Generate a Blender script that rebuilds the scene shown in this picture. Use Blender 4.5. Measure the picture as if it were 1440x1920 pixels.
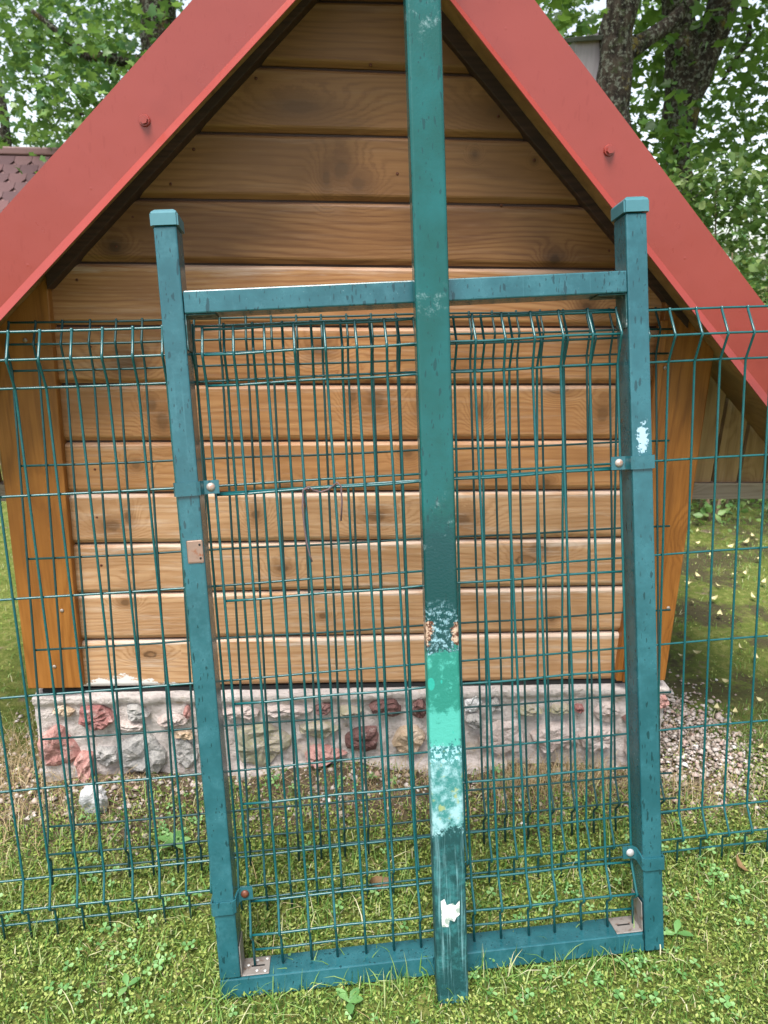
import bpy, bmesh, math, random
import numpy as np
from mathutils import Matrix, Vector, noise
random.seed(7); rng = np.random.default_rng(7)
R = math.radians
for o in list(bpy.data.objects): bpy.data.objects.remove(o)
scn = bpy.context.scene
COL = scn.collection

# ------------------------------------------------------------------ camera
HC = 1.33; FPX = 1443.0
YAW, PIT, ROL = R(3.4), R(17.5), R(0.8)
def cam_basis():
    f = Vector((math.sin(YAW)*math.cos(PIT), math.cos(YAW)*math.cos(PIT), -math.sin(PIT)))
    r = Vector((math.cos(YAW), -math.sin(YAW), 0)); u = r.cross(f)
    c, s = math.cos(ROL), math.sin(ROL)
    return r*c+u*s, u*c-r*s, f
CR, CU, CF = cam_basis(); CPOS = Vector((0, 0, HC))
cam = bpy.data.cameras.new('camera'); cam.sensor_fit = 'VERTICAL'; cam.lens = 26
cam.sensor_height = 26*1920/FPX; cam.sensor_width = cam.sensor_height*.75
cam.clip_start = .02; cam.clip_end = 800
cam.dof.use_dof = True; cam.dof.focus_distance = 1.6; cam.dof.aperture_fstop = 6
co = bpy.data.objects.new('camera', cam); COL.objects.link(co)
co.matrix_world = Matrix(((CR.x, CU.x, -CF.x, 0), (CR.y, CU.y, -CF.y, 0), (CR.z, CU.z, -CF.z, HC), (0, 0, 0, 1)))
scn.camera = co
# ------------------------------------------------------------------ light: overcast day
SUN_EL, SUN_AZ = R(64), R(205)          # azimuth from +y clockwise: behind the camera, a little left
w = bpy.data.worlds.new('World'); scn.world = w; w.use_nodes = True
wn = w.node_tree; bg = wn.nodes['Background']
sky = wn.nodes.new('ShaderNodeTexSky'); sky.sky_type = 'NISHITA'; sky.sun_disc = False
sky.sun_elevation = SUN_EL; sky.sun_rotation = SUN_AZ; sky.dust_density = 1.5; sky.air_density = 1.0
hsv = wn.nodes.new('ShaderNodeHueSaturation'); hsv.inputs['Saturation'].default_value = .42; hsv.inputs['Value'].default_value = 1.0
wn.links.new(sky.outputs[0], hsv.inputs['Color']); wn.links.new(hsv.outputs[0], bg.inputs[0])
bg.inputs[1].default_value = .10
sl = bpy.data.lights.new('sun', 'SUN'); sl.energy = 2.7; sl.angle = R(30); sl.color = (1, .965, .91)
so = bpy.data.objects.new('sun', sl); COL.objects.link(so); so.location = (-2, -3, 8)
sd = Vector((math.sin(SUN_AZ)*math.cos(SUN_EL), math.cos(SUN_AZ)*math.cos(SUN_EL), math.sin(SUN_EL)))
so.rotation_euler = sd.to_track_quat('Z', 'Y').to_euler()
vs = scn.view_settings; vs.view_transform = 'Standard'; vs.look = 'None'; vs.gamma = 1; vs.exposure = 1.55
vs.use_curve_mapping = False

# ------------------------------------------------------------------ pixel helpers (photo 1440 x 1920)
def ray(px, py): return CR*((px-720)/FPX) - CU*((py-960)/FPX) + CF
def fac(px, py, Y):
    d = ray(px, py); return CPOS + d*(Y/d.y)
def gz(x, y):
    ks = [(-9, -.06), (.8, -.045), (1.1, -.034), (1.18, -.014), (1.36, .0), (1.5, .010), (1.8, .014), (2.6, 0), (40, 0)]
    for (a, b), (c, d) in zip(ks, ks[1:]):
        if y <= c: g = b+(d-b)*max(0, (y-a))/(c-a); break
    else: g = 0
    t = .037*max(-1.6, min(1.6, x))*max(0, min(1, (1.9-y)/.5))*max(0, min(1, (y+2)/2))
    if 1.45 < y < 1.85: g += max(0, .02+.042*noise.noise(Vector((x*3.1, 1.7, 0)))+.012*noise.noise(Vector((x*11, y*6, 3))))*min(1, (y-1.45)/.3)
    return g+t
def gnd(px, py):
    d = ray(px, py); p = CPOS.copy()
    t = HC/(-d.z)
    for _ in range(6):
        p = CPOS+d*t; t = (HC-gz(p.x, p.y))/(-d.z)
    return CPOS+d*t

# ------------------------------------------------------------------ objects
def tag(o, label=None, cat=None, group=None, kind=None):
    if label: o['label'] = label
    if cat: o['category'] = cat
    if group: o['group'] = group
    if kind: o['kind'] = kind
    return o
def link(name, me, mat, parent=None, loc=(0, 0, 0)):
    o = bpy.data.objects.new(name, me); COL.objects.link(o); o.location = loc
    if mat and not me.materials: me.materials.append(mat)
    if parent: o.parent = parent
    return o
def empty(name, loc=(0, 0, 0), mat=None, parent=None):
    o = bpy.data.objects.new(name, None); COL.objects.link(o); o.empty_display_size = .1
    if mat is not None: o.matrix_world = mat
    else: o.location = loc
    if parent: o.parent = parent
    return o
def bm_mesh(bm, name, smooth=False, auto=None):
    me = bpy.data.meshes.new(name); bmesh.ops.recalc_face_normals(bm, faces=bm.faces); bm.to_mesh(me); bm.free()
    if smooth: me.polygons.foreach_set('use_smooth', [True]*len(me.polygons))
    return me
def box_mesh(name, x0, x1, y0, y1, z0, z1, bev=0, seg=2):
    bm = bmesh.new(); bmesh.ops.create_cube(bm, size=1)
    for v in bm.verts: v.co = Vector(((x0+x1)/2+v.co.x*(x1-x0), (y0+y1)/2+v.co.y*(y1-y0), (z0+z1)/2+v.co.z*(z1-z0)))
    if bev: bmesh.ops.bevel(bm, geom=bm.edges[:], offset=bev, segments=seg, affect='EDGES', profile=.5)
    return bm_mesh(bm, name)
def box(name, mat, parent, *a, **k): return link(name, box_mesh(name, *a, **k), mat, parent)
def prism(name, pts, y0, y1, bev=0):
    """polygon in xz (list of (x,z)) extruded y0..y1"""
    bm = bmesh.new(); a = [bm.verts.new((x, y0, z)) for x, z in pts]; b = [bm.verts.new((x, y1, z)) for x, z in pts]
    bm.faces.new(a); bm.faces.new(b[::-1]); n = len(pts)
    for i in range(n): bm.faces.new((a[i], b[i], b[(i+1) % n], a[(i+1) % n]))
    bmesh.ops.recalc_face_normals(bm, faces=bm.faces)
    if bev: bmesh.ops.bevel(bm, geom=bm.edges[:], offset=bev, segments=2, affect='EDGES', profile=.5)
    return bm_mesh(bm, name)
def tube_bm(bm, path, r, n=8, cap=True):
    path = [Vector(p) for p in path]; rings = []
    rad = r if isinstance(r, (list, tuple)) else [r]*len(path)
    t0 = (path[1]-path[0]).normalized(); up = Vector((0, 1, 0)) if abs(t0.y) < .9 else Vector((1, 0, 0))
    nx = up.cross(t0).normalized()
    for i, p in enumerate(path):
        t = (path[min(i+1, len(path)-1)]-path[max(i-1, 0)]).normalized()
        nx = (nx - t*nx.dot(t)).normalized(); ny = t.cross(nx)
        rings.append([bm.verts.new(p+(nx*math.cos(2*math.pi*k/n)+ny*math.sin(2*math.pi*k/n))*rad[i]) for k in range(n)])
    for a, b in zip(rings, rings[1:]):
        for k in range(n): bm.faces.new((a[k], a[(k+1) % n], b[(k+1) % n], b[k]))
    if cap: bm.faces.new(rings[0][::-1]); bm.faces.new(rings[-1])
    return rings
def tube_mesh(name, path, r, n=8):
    bm = bmesh.new(); tube_bm(bm, path, r, n); return bm_mesh(bm, name, True)
def ribbon(name, path, th, z0, z1, zs=None):
    """strip following a polyline in xy, thickness th, between z0 and z1"""
    bm = bmesh.new(); P = [Vector((p[0], p[1], 0)) for p in path]; n = len(P); rows = []
    for i, p in enumerate(P):
        d = (P[min(i+1, n-1)]-P[max(i-1, 0)]).normalized(); nn = Vector((-d.y, d.x, 0))*th/2
        dz = zs[i] if zs else 0
        rows.append([bm.verts.new((q.x, q.y, z+dz)) for q, z in ((p+nn, z0), (p-nn, z0), (p-nn, z1), (p+nn, z1))])
    for a, b in zip(rows, rows[1:]):
        for k in range(4): bm.faces.new((a[k], a[(k+1) % 4], b[(k+1) % 4], b[k]))
    bm.faces.new(rows[0]); bm.faces.new(rows[-1][::-1])
    return bm_mesh(bm, name)
def dome_mesh(name, r, h, n=14, rings=5, hexa=False):
    """low dome pointing to -y"""
    bm = bmesh.new(); prev = None
    for i in range(rings+1):
        a = math.pi/2*i/rings; rr = r*math.cos(a); y = -h*math.sin(a)
        if i == rings: ring = [bm.verts.new((0, y, 0))]
        else: ring = [bm.verts.new((rr*math.cos(2*math.pi*k/n), y, rr*math.sin(2*math.pi*k/n))) for k in range(n)]
        if prev:
            for k in range(n):
                if len(ring) == 1: bm.faces.new((prev[k], prev[(k+1) % n], ring[0]))
                else: bm.faces.new((prev[k], prev[(k+1) % n], ring[(k+1) % n], ring[k]))
        else: bm.faces.new(ring)
        prev = ring
    return bm_mesh(bm, name, True)
def np_mesh(name, V, Fv, smooth=False):
    """V (n,3), Fv (m,k) equal-size faces"""
    me = bpy.data.meshes.new(name); V = np.asarray(V, np.float32); Fv = np.asarray(Fv, np.int32)
    me.vertices.add(len(V)); me.vertices.foreach_set('co', V.ravel())
    k = Fv.shape[1]; me.loops.add(Fv.size); me.loops.foreach_set('vertex_index', Fv.ravel())
    me.polygons.add(len(Fv)); me.polygons.foreach_set('loop_start', np.arange(len(Fv), dtype=np.int32)*k)
    me.polygons.foreach_set('loop_total', np.full(len(Fv), k, np.int32))
    if smooth: me.polygons.foreach_set('use_smooth', np.ones(len(Fv), bool))
    me.update(calc_edges=True); return me

# ------------------------------------------------------------------ materials
class NT:
    def __init__(s, name):
        s.m = bpy.data.materials.new(name); s.m.use_nodes = True; s.t = s.m.node_tree
        s.b = s.t.nodes['Principled BSDF']; s.out = s.t.nodes['Material Output']
    def n(s, typ, **kw):
        nd = s.t.nodes.new('ShaderNode'+typ)
        for k, v in kw.items():
            if k in nd.inputs.keys(): s.put(nd.inputs[k], v)
            else: setattr(nd, k, v)
        return nd
    def put(s, sock, v):
        if isinstance(v, bpy.types.NodeSocket): s.t.links.new(v, sock)
        elif isinstance(v, bpy.types.Node): s.t.links.new(v.outputs[0], sock)
        else:
            if isinstance(v, (tuple, list)) and len(v) == 3 and sock.type == 'RGBA': v = (*v, 1)
            sock.default_value = v
    def math(s, op, a, b=0., c=None, clamp=False):
        nd = s.t.nodes.new('ShaderNodeMath'); nd.operation = op; nd.use_clamp = clamp
        s.put(nd.inputs[0], a); s.put(nd.inputs[1], b)
        if c is not None: s.put(nd.inputs[2], c)
        return nd.outputs[0]
    def ramp(s, fac, stops, interp='LINEAR'):
        nd = s.t.nodes.new('ShaderNodeValToRGB'); s.put(nd.inputs[0], fac); e = nd.color_ramp.elements; nd.color_ramp.interpolation = interp
        while len(e) < len(stops): e.new(.5)
        for el, (p, c) in zip(e, stops): el.position = p; el.color = (*c, 1) if isinstance(c, (tuple, list)) else (c, c, c, 1)
        return nd.outputs[0]
    def sstep(s, v, a, b):
        nd = s.t.nodes.new('ShaderNodeMapRange'); nd.interpolation_type = 'SMOOTHSTEP'
        s.put(nd.inputs[0], v); nd.inputs[1].default_value = a; nd.inputs[2].default_value = b; return nd.outputs[0]
    def mix(s, f, a, b, typ='MIX'):
        nd = s.t.nodes.new('ShaderNodeMix'); nd.data_type = 'RGBA'; nd.blend_type = typ
        s.put(nd.inputs[0], f); s.put(nd.inputs[6], a); s.put(nd.inputs[7], b); return nd.outputs[2]
    def coord(s, scale=(1, 1, 1), rot=(0, 0, 0), loc=(0, 0, 0), out='Object'):
        tc = s.t.nodes.new('ShaderNodeTexCoord'); mp = s.t.nodes.new('ShaderNodeMapping')
        s.t.links.new(tc.outputs[out], mp.inputs[0]); mp.inputs['Scale'].default_value = scale
        mp.inputs['Rotation'].default_value = rot; mp.inputs['Location'].default_value = loc; return mp.outputs[0]
    def noise(s, vec, scale=5, detail=4, rough=.6, dist=0.):
        nd = s.n('TexNoise', Scale=scale, Detail=detail, Roughness=rough, Distortion=dist)
        s.put(nd.inputs['Vector'], vec); return nd.outputs[0]
    def vor(s, vec, scale=5, feature='F1', rnd=1.):
        nd = s.n('TexVoronoi', feature=feature, Scale=scale); nd.inputs['Randomness'].default_value = rnd
        s.put(nd.inputs['Vector'], vec); return nd
    def bump(s, h, strength=.3, dist=.002):
        nd = s.n('Bump', Strength=strength, Distance=dist); s.put(nd.inputs['Height'], h); s.put(s.b.inputs['Normal'], nd.outputs[0]); return nd
    def set(s, color=None, rough=None, metal=None, spec=None, coat=None, coat_r=None):
        for k, v in (('Base Color', color), ('Roughness', rough), ('Metallic', metal), ('Specular IOR Level', spec), ('Coat Weight', coat), ('Coat Roughness', coat_r)):
            if v is not None: s.put(s.b.inputs[k], v)
        return s.m
    def sep(s, vec):
        nd = s.t.nodes.new('ShaderNodeSeparateXYZ'); s.put(nd.inputs[0], vec); return nd.outputs

def wet_spots(t, vec):
    """dark rain streaks on the paint: sparse slanted drops"""
    mp = t.t.nodes.new('ShaderNodeMapping'); t.put(mp.inputs[0], vec); mp.inputs['Rotation'].default_value = (0, R(24), 0); mp.inputs['Scale'].default_value = (1, 1, .3)
    wob = t.noise(mp.outputs[0], 90, 2)
    add = t.n('VectorMath', operation='ADD'); t.put(add.inputs[0], mp.outputs[0])
    sc = t.n('VectorMath', operation='SCALE'); t.put(sc.inputs[0], wob); sc.inputs['Scale'].default_value = .012; t.put(add.inputs[1], sc.outputs[0])
    v = t.vor(add.outputs[0], 115); d = v.outputs['Distance']; rnd = t.sep(v.outputs['Color'])[0]
    lim = t.math('MULTIPLY', t.sstep(rnd, .62, 1.0), t.math('ADD', .1, t.math('MULTIPLY', t.noise(vec, 12, 2), .5)))
    s1 = t.math('GREATER_THAN', t.math('SUBTRACT', lim, d), .02)
    v2 = t.vor(add.outputs[0], 240); r2 = t.sep(v2.outputs['Color'])[1]
    s2 = t.math('GREATER_THAN', t.math('SUBTRACT', t.math('MULTIPLY', t.sstep(r2, .5, 1.0), .34), v2.outputs['Distance']), .03)
    return t.math('MAXIMUM', s1, s2)
def paint(name, base, sheen, scuffs=(), wear=.0):
    t = NT(name); p = t.coord(); ws = wet_spots(t, p)
    big = t.noise(p, 9, 5, .65); fine = t.noise(p, 160, 3)
    c = t.mix(t.sstep(big, .38, .68), base, tuple(min(1, b*1.35+.004) for b in base))
    c = t.mix(t.math('MULTIPLY', t.sstep(t.noise(p, 22, 6, .75), .45, .75), .5), c, sheen)  # pale wet sheen of the paint, put into its colour
    sx = t.noise(t.coord((1, 1, .03)), 160, 3); c = t.mix(t.math('MULTIPLY', t.sstep(sx, .6, .8), .3), c, sheen)
    c = t.mix(t.math('MULTIPLY', ws, .82), c, tuple(b*.42 for b in base))
    chips = t.math('MULTIPLY', t.sstep(t.noise(p, 300, 2), .76, .78), .5)
    c = t.mix(chips, c, (.45, .55, .55))
    for (cx, cz, rx, rz, th, col) in scuffs:
        x, y, z = t.sep(p)
        dx = t.math('DIVIDE', t.math('SUBTRACT', x, cx), rx); dz = t.math('DIVIDE', t.math('SUBTRACT', z, cz), rz)
        d = t.math('SQRT', t.math('ADD', t.math('MULTIPLY', dx, dx), t.math('MULTIPLY', dz, dz)))
        m = t.math('SUBTRACT', t.math('ADD', t.noise(p, 95, 5, .75), th), t.math('MULTIPLY', d, .42))
        c = t.mix(t.sstep(m, .36, .42), c, col)
    rough = t.math('SUBTRACT', t.math('ADD', .13, t.math('MULTIPLY', big, .24)), t.math('MULTIPLY', ws, .1))
    h = t.math('ADD', t.math('MULTIPLY', t.noise(p, 220, 2), .35), t.math('ADD', t.math('MULTIPLY', ws, .5), t.math('MULTIPLY', t.noise(p, 14, 2), .6)))
    t.bump(h, .25, .0012)
    return t.set(c, rough, 0, .55)
TEAL = (.010, .070, .086)
M = {}
M['post'] = paint('green_paint', TEAL, (.045, .155, .185))
M['post_r'] = paint('green_paint_scuffed', TEAL, (.03, .14, .17), [(.803, -.245+1.28, .019, .046, .1, (.30, .44, .52))])
t = NT('wire_paint'); p = t.coord(out='Generated'); M['wire'] = t.set(t.mix(t.noise(t.coord(), 60, 3), (.004, .05, .052), (.008, .1, .11)), .27, 0, .5)
t = NT('wire_paint_dull'); M['wire_b'] = t.set(t.mix(t.noise(t.coord(), 60, 3), (.004, .03, .03), (.008, .055, .058)), .45, 0, .35)
# tall pole: fresh green above, bleached and crusted band below
t = NT('worn_pole_paint'); p = t.coord(); x, y, z = t.sep(p)
nb = t.noise(p, 22, 6, .75); nf = t.noise(p, 110, 5, .75)
zz = t.math('ADD', z, t.math('MULTIPLY', t.math('SUBTRACT', nb, .5), .16)); zz = t.math('ADD', zz, t.math('MULTIPLY', t.math('SUBTRACT', nf, .5), .08))
G0 = (.003, .062, .055); G1 = (.003, .042, .044)
c = t.mix(t.sstep(t.noise(p, 8, 4), .35, .7), G0, (.005, .085, .085))
c = t.mix(t.sstep(zz, .97, .9), c, G1)
c = t.mix(t.math('MULTIPLY', t.sstep(zz, .81, .76), t.sstep(nf, .5, .62)), c, (.22, .38, .44))
turq = t.mix(t.sstep(t.math('ADD', nb, t.math('MULTIPLY', t.sstep(z, .64, .54), .22)), .5, .62), (.012, .165, .125), (.055, .32, .265))
blot = t.vor(t.coord((1, 1, .55), (0, R(15), 0)), 42); bl = t.math('GREATER_THAN', t.math('SUBTRACT', t.math('MULTIPLY', t.sstep(t.sep(blot.outputs['Color'])[0], .45, 1), .4), blot.outputs['Distance']), .04)
turq = t.mix(t.math('MULTIPLY', bl, .8), turq, (.015, .3, .24))
c = t.mix(t.sstep(zz, .712, .70), c, turq)
crust = t.mix(t.sstep(nf, .46, .56), (.012, .12, .12), (.30, .55, .6))
c = t.mix(t.sstep(zz, .525, .515), c, crust)
pale = t.mix(t.sstep(nb, .42, .6), (.03, .17, .16), (.25, .43, .46)); pale = t.mix(t.math('MULTIPLY', t.sstep(t.noise(p, 40, 3), .6, .7), .7), pale, (.3, .32, .1))
c = t.mix(t.sstep(zz, .497, .485), c, pale)
low = t.mix(t.math('MULTIPLY', t.sstep(t.noise(t.coord((1, 1, .04)), 220, 3), .5, .75), .6), t.mix(t.sstep(nb, .45, .65), G1, (.02, .12, .125)), (.16, .33, .35))
c = t.mix(t.sstep(zz, .36, .35), c, low)
# rust and lime clods at the old ground line
rz = t.math('DIVIDE', t.math('SUBTRACT', z, .735), .026); rx = t.math('DIVIDE', t.math('SUBTRACT', t.math('ABSOLUTE', x), .031), .017)
rd = t.math('SQRT', t.math('ADD', t.math('MULTIPLY', rz, rz), t.math('MULTIPLY', rx, rx)))
rm = t.sstep(t.math('SUBTRACT', t.math('ADD', t.noise(p, 60, 5, .7), .08), t.math('MULTIPLY', rd, .33)), .28, .33)
c = t.mix(rm, c, t.mix(t.sstep(nf, .47, .53), (.085, .026, .012), (.46, .33, .24)))
ws = wet_spots(t, p); c = t.mix(t.math('MULTIPLY', ws, t.math('MULTIPLY', t.sstep(z, .74, .78), .75)), c, (.003, .035, .036))
sc0 = t.math('MULTIPLY', t.sstep(t.noise(p, 30, 6, .8), .55, .75), t.math('MAXIMUM', t.sstep(t.math('ABSOLUTE', t.math('SUBTRACT', z, .93)), .1, 0), t.math('MAXIMUM', t.sstep(t.math('ABSOLUTE', t.math('SUBTRACT', z, 1.8)), .05, 0), t.sstep(t.math('ABSOLUTE', t.math('SUBTRACT', z, 1.33)), .04, 0))))
c = t.mix(t.math('MULTIPLY', sc0, .6), c, (.3, .42, .44))
rough = t.math('ADD', .2, t.math('MULTIPLY', t.sstep(z, .77, .7), .4))
t.bump(t.math('ADD', t.math('MULTIPLY', nf, t.sstep(z, .80, .72)), t.math('ADD', t.math('MULTIPLY', rm, nf), t.math('MULTIPLY', t.noise(p, 200, 2), .25))), .45, .003)
M['pole'] = t.set(c, rough, 0, .4)
def metal(name, a, b, rust):
    t = NT(name); p = t.coord(); c = t.mix(t.noise(p, 120, 5, .7), a, b)
    c = t.mix(t.sstep(t.noise(p, 70, 5, .7), .52, .68), c, rust); t.bump(t.noise(p, 400, 3), .3, .001)
    return t.set(c, t.math('ADD', .35, t.math('MULTIPLY', t.noise(p, 90, 3), .3)), .35, .5)
M['galv'] = metal('galvanised_plate', (.2, .18, .165), (.31, .285, .27), (.14, .09, .065))
M['galv_dark'] = metal('painted_bracket', (.008, .055, .06), (.03, .1, .1), (.3, .34, .34))
M['bare'] = metal('bare_metal_patch', (.3, .19, .14), (.2, .14, .11), (.22, .07, .025))
M['bolt'] = metal('bolt_head', (.42, .37, .33), (.3, .25, .22), (.32, .11, .05))
M['bolt_clean'] = metal('bolt_head_clean', (.45, .45, .45), (.36, .36, .36), (.33, .31, .3))
M['bolt_rust'] = metal('bolt_head_rusty', (.13, .04, .02), (.08, .025, .015), (.2, .06, .02))
M['rivet'] = metal('rivet', (.7, .7, .7), (.55, .55, .55), (.6, .6, .58))
M['hole'] = NT('dark_hole').set((.004, .004, .004), .9)
t = NT('torn_sticker'); p = t.coord(); M['sticker'] = t.set(t.mix(t.sstep(t.noise(p, 60, 4), .52, .6), (.6, .61, .58), (.24, .3, .26)), .7)
t = NT('twine'); M['twine'] = t.set(t.mix(t.noise(t.coord(), 200, 3), (.05, .03, .033), (.15, .1, .11)), .8)

def wood(name, light, mid, dark, bleach=0., grain=1., rough=.5, knots=True, axis='x', wave=70, patch=None, spots=None):
    t = NT(name); oi = t.n('ObjectInfo'); rv = oi.outputs['Random']
    tc = t.coord(out='Object')
    off = t.n('CombineXYZ'); t.put(off.inputs[0], t.math('MULTIPLY', rv, 37)); t.put(off.inputs[2], t.math('MULTIPLY', rv, 91))
    add = t.n('VectorMath', operation='ADD'); t.put(add.inputs[0], tc); t.put(add.inputs[1], off.outputs[0]); P = add.outputs[0]
    def mp(sc):
        m_ = t.t.nodes.new('ShaderNodeMapping'); t.put(m_.inputs[0], P); m_.inputs['Scale'].default_value = sc if axis == 'x' else (sc[2], sc[1], sc[0]); return m_.outputs[0]
    low = t.noise(mp((1.3, 4, 8)), 1.0, 4, .45)
    k = t.vor(mp((4.2, 1, 7.2)), 1.0); kd = k.outputs['Distance']
    kn = t.math('ADD', kd, t.math('MULTIPLY', t.math('SUBTRACT', t.noise(mp((26, 30, 40)), 1.0, 3), .5), .09))
    sel = t.math('GREATER_THAN', t.sep(k.outputs['Color'])[0], (.86 if spots else .42) if knots else 2)
    near = t.math('MULTIPLY', t.sstep(kn, .42, .02), sel)
    sd_ = None
    if spots:
        for (px, py, rx, ry) in spots:
            c_ = fac(px, py, 1.80); s_ = 1.8/1443*1.06
            a1 = t.n('VectorMath', operation='SUBTRACT'); t.put(a1.inputs[0], tc); a1.inputs[1].default_value = c_
            a2 = t.n('VectorMath', operation='MULTIPLY'); t.put(a2.inputs[0], a1.outputs[0]); a2.inputs[1].default_value = (1/(rx*s_), 0, 1/(ry*s_))
            a3 = t.n('VectorMath', operation='LENGTH'); t.put(a3.inputs[0], a2.outputs[0]); dd = a3.outputs['Value']
            sd_ = dd if sd_ is None else t.math('MINIMUM', sd_, dd)
        sd_ = t.math('ADD', sd_, t.math('MULTIPLY', t.math('SUBTRACT', t.noise(mp((45, 30, 60)), 1.0, 4, .7), .5), .9))
        near = t.math('MAXIMUM', near, t.sstep(sd_, 4.2, .3))
    zc = t.sep(P)[2 if axis == 'x' else 0]
    v = t.math('ADD', t.math('MULTIPLY', zc, wave*1.0), t.math('ADD', t.math('MULTIPLY', low, 10), t.math('MULTIPLY', near, 4.5)))
    ring = t.math('FRACT', v); ring = t.sstep(t.math('ABSOLUTE', t.math('SUBTRACT', ring, .62)), .0, .38)
    fib = t.noise(mp((7, 60, 260)), 1.0, 4, .6)
    fib2 = t.noise(mp((2, 30, 70)), 1.0, 4, .6)
    g = t.math('ADD', t.math('MULTIPLY', ring, t.math('MULTIPLY', t.noise(mp((1.1, 2, 5)), 1.0, 3), .4)), t.math('ADD', t.math('MULTIPLY', fib, .54), t.math('MULTIPLY', fib2, .52)))
    c = t.ramp(g, [(.36, dark), (.62, mid), (.9, light)])
    blot = t.noise(mp((3.5, 6, 12)), 1.0, 4, .55)
    c = t.mix(t.math('MULTIPLY', t.sstep(blot, .42, .66), .62), c, tuple(d*.75+m*.2 for d, m in zip(dark, mid)))
    halo = t.math('MULTIPLY', t.math('MULTIPLY', t.sstep(kn, .34, .1), sel), .62)
    c = t.mix(halo, c, tuple(d*.8 for d in dark))
    core = t.math('MULTIPLY', t.sstep(kn, .105, .085), sel); rim = t.math('MULTIPLY', t.math('SUBTRACT', t.sstep(kn, .13, .105), core), sel)
    c = t.mix(t.math('MULTIPLY', core, .55), c, tuple(d*.55 for d in dark)); c = t.mix(t.math('MULTIPLY', t.sstep(rim, 0, 1), .8), c, tuple(d*.28 for d in dark))
    if spots:
        c = t.mix(t.math('MULTIPLY', t.sstep(sd_, 2.8, .7), .72), c, tuple(d*.7 for d in dark))
        c = t.mix(t.math('MULTIPLY', t.sstep(sd_, .95, .5), .62), c, tuple(d*.3 for d in dark))
    if bleach:
        bz = t.noise(mp((4, 20, 55)), 1.0, 5, .7)
        c = t.mix(t.math('MULTIPLY', t.sstep(bz, .5, .72), bleach), c, (.66, .53, .43))
        gzz = t.sep(t.coord(out='Generated'))[2]   # worn pale upper edge of each plank
        c = t.mix(t.math('MULTIPLY', t.sstep(t.math('ADD', gzz, t.math('MULTIPLY', t.math('SUBTRACT', bz, .5), .5)), .84, .97), min(.9, bleach*1.3)), c, (.66, .54, .46))
    if patch:
        X_, Y_q, Z_ = t.sep(tc); d = t.math('ADD', t.math('DIVIDE', t.math('ABSOLUTE', t.math('SUBTRACT', X_, patch[0])), patch[2]), t.math('DIVIDE', t.math('ABSOLUTE', t.math('SUBTRACT', Z_, patch[1])), patch[3]))
        c = t.mix(t.sstep(t.math('SUBTRACT', t.noise(mp((30, 30, 60)), 1.0, 4, .7), t.math('MULTIPLY', d, .4)), .12, .18), c, (.74, .70, .68))
    c = t.mix(t.math('MULTIPLY', t.math('SUBTRACT', rv, .25), .45), c, tuple(min(1, l*1.1) for l in light), 'MIX')
    t.bump(t.math('ADD', g, t.math('MULTIPLY', core, -.3)), .3*grain, .0018)
    return t.set(c, t.math('ADD', rough-.08, t.math('MULTIPLY', fib, .22)), 0, .4)
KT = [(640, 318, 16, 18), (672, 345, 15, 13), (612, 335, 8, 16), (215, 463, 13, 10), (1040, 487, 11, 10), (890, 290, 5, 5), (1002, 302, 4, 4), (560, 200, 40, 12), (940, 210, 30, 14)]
KM = [(1100, 575, 11, 9), (305, 790, 13, 22), (285, 760, 10, 12), (705, 750, 20, 22), (660, 740, 9, 20), (800, 770, 14, 16), (255, 872, 10, 9), (765, 850, 11, 9), (540, 912, 18, 8), (1024, 905, 11, 8), (1130, 775, 14, 18), (240, 680, 24, 16), (600, 655, 18, 12), (900, 770, 9, 14)]
KL = [(210, 985, 20, 14), (240, 970, 8, 14), (530, 1065, 14, 10), (235, 1130, 11, 8), (705, 968, 24, 13), (865, 975, 24, 14), (605, 1155, 8, 7), (1035, 1160, 9, 8), (1010, 1030, 26, 12), (1050, 1250, 8, 7), (480, 965, 10, 12), (690, 1245, 12, 5)]
M['plank_top'] = wood('stained_pine_eave_shade', (.29, .14, .050), (.21, .09, .029), (.115, .042, .012), .05, .8, .5, spots=KT)  # stain kept darker up here; overhang shade also put into this colour
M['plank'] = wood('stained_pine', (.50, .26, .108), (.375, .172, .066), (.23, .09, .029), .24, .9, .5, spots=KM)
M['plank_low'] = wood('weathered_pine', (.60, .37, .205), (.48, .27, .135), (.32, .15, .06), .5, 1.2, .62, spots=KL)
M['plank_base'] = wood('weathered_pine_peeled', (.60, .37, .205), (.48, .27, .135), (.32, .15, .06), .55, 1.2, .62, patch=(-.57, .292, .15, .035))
M['corner'] = wood('orange_stained_board', (.36, .145, .03), (.25, .09, .016), (.13, .042, .009), 0, .6, .45, True, 'z', 12)
M['batten'] = wood('dark_batten', (.075, .035, .022), (.045, .02, .013), (.02, .01, .007), 0, .6, .6, False)
M['soffit'] = wood('soffit_board', (.38, .22, .09), (.28, .15, .058), (.15, .075, .028), 0, .8, .6, True, 'z', 14)
M['wing'] = wood('wing_board', (.46, .3, .16), (.34, .205, .1), (.2, .11, .05), .2, .9, .6, True, 'z', 16)
M['grey_board'] = wood('greyed_board', (.36, .30, .25), (.26, .2, .17), (.13, .085, .065), .3, 1., .75)
t = NT('tar_paper'); M['tar'] = t.set((.012, .011, .012), .8)
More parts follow.
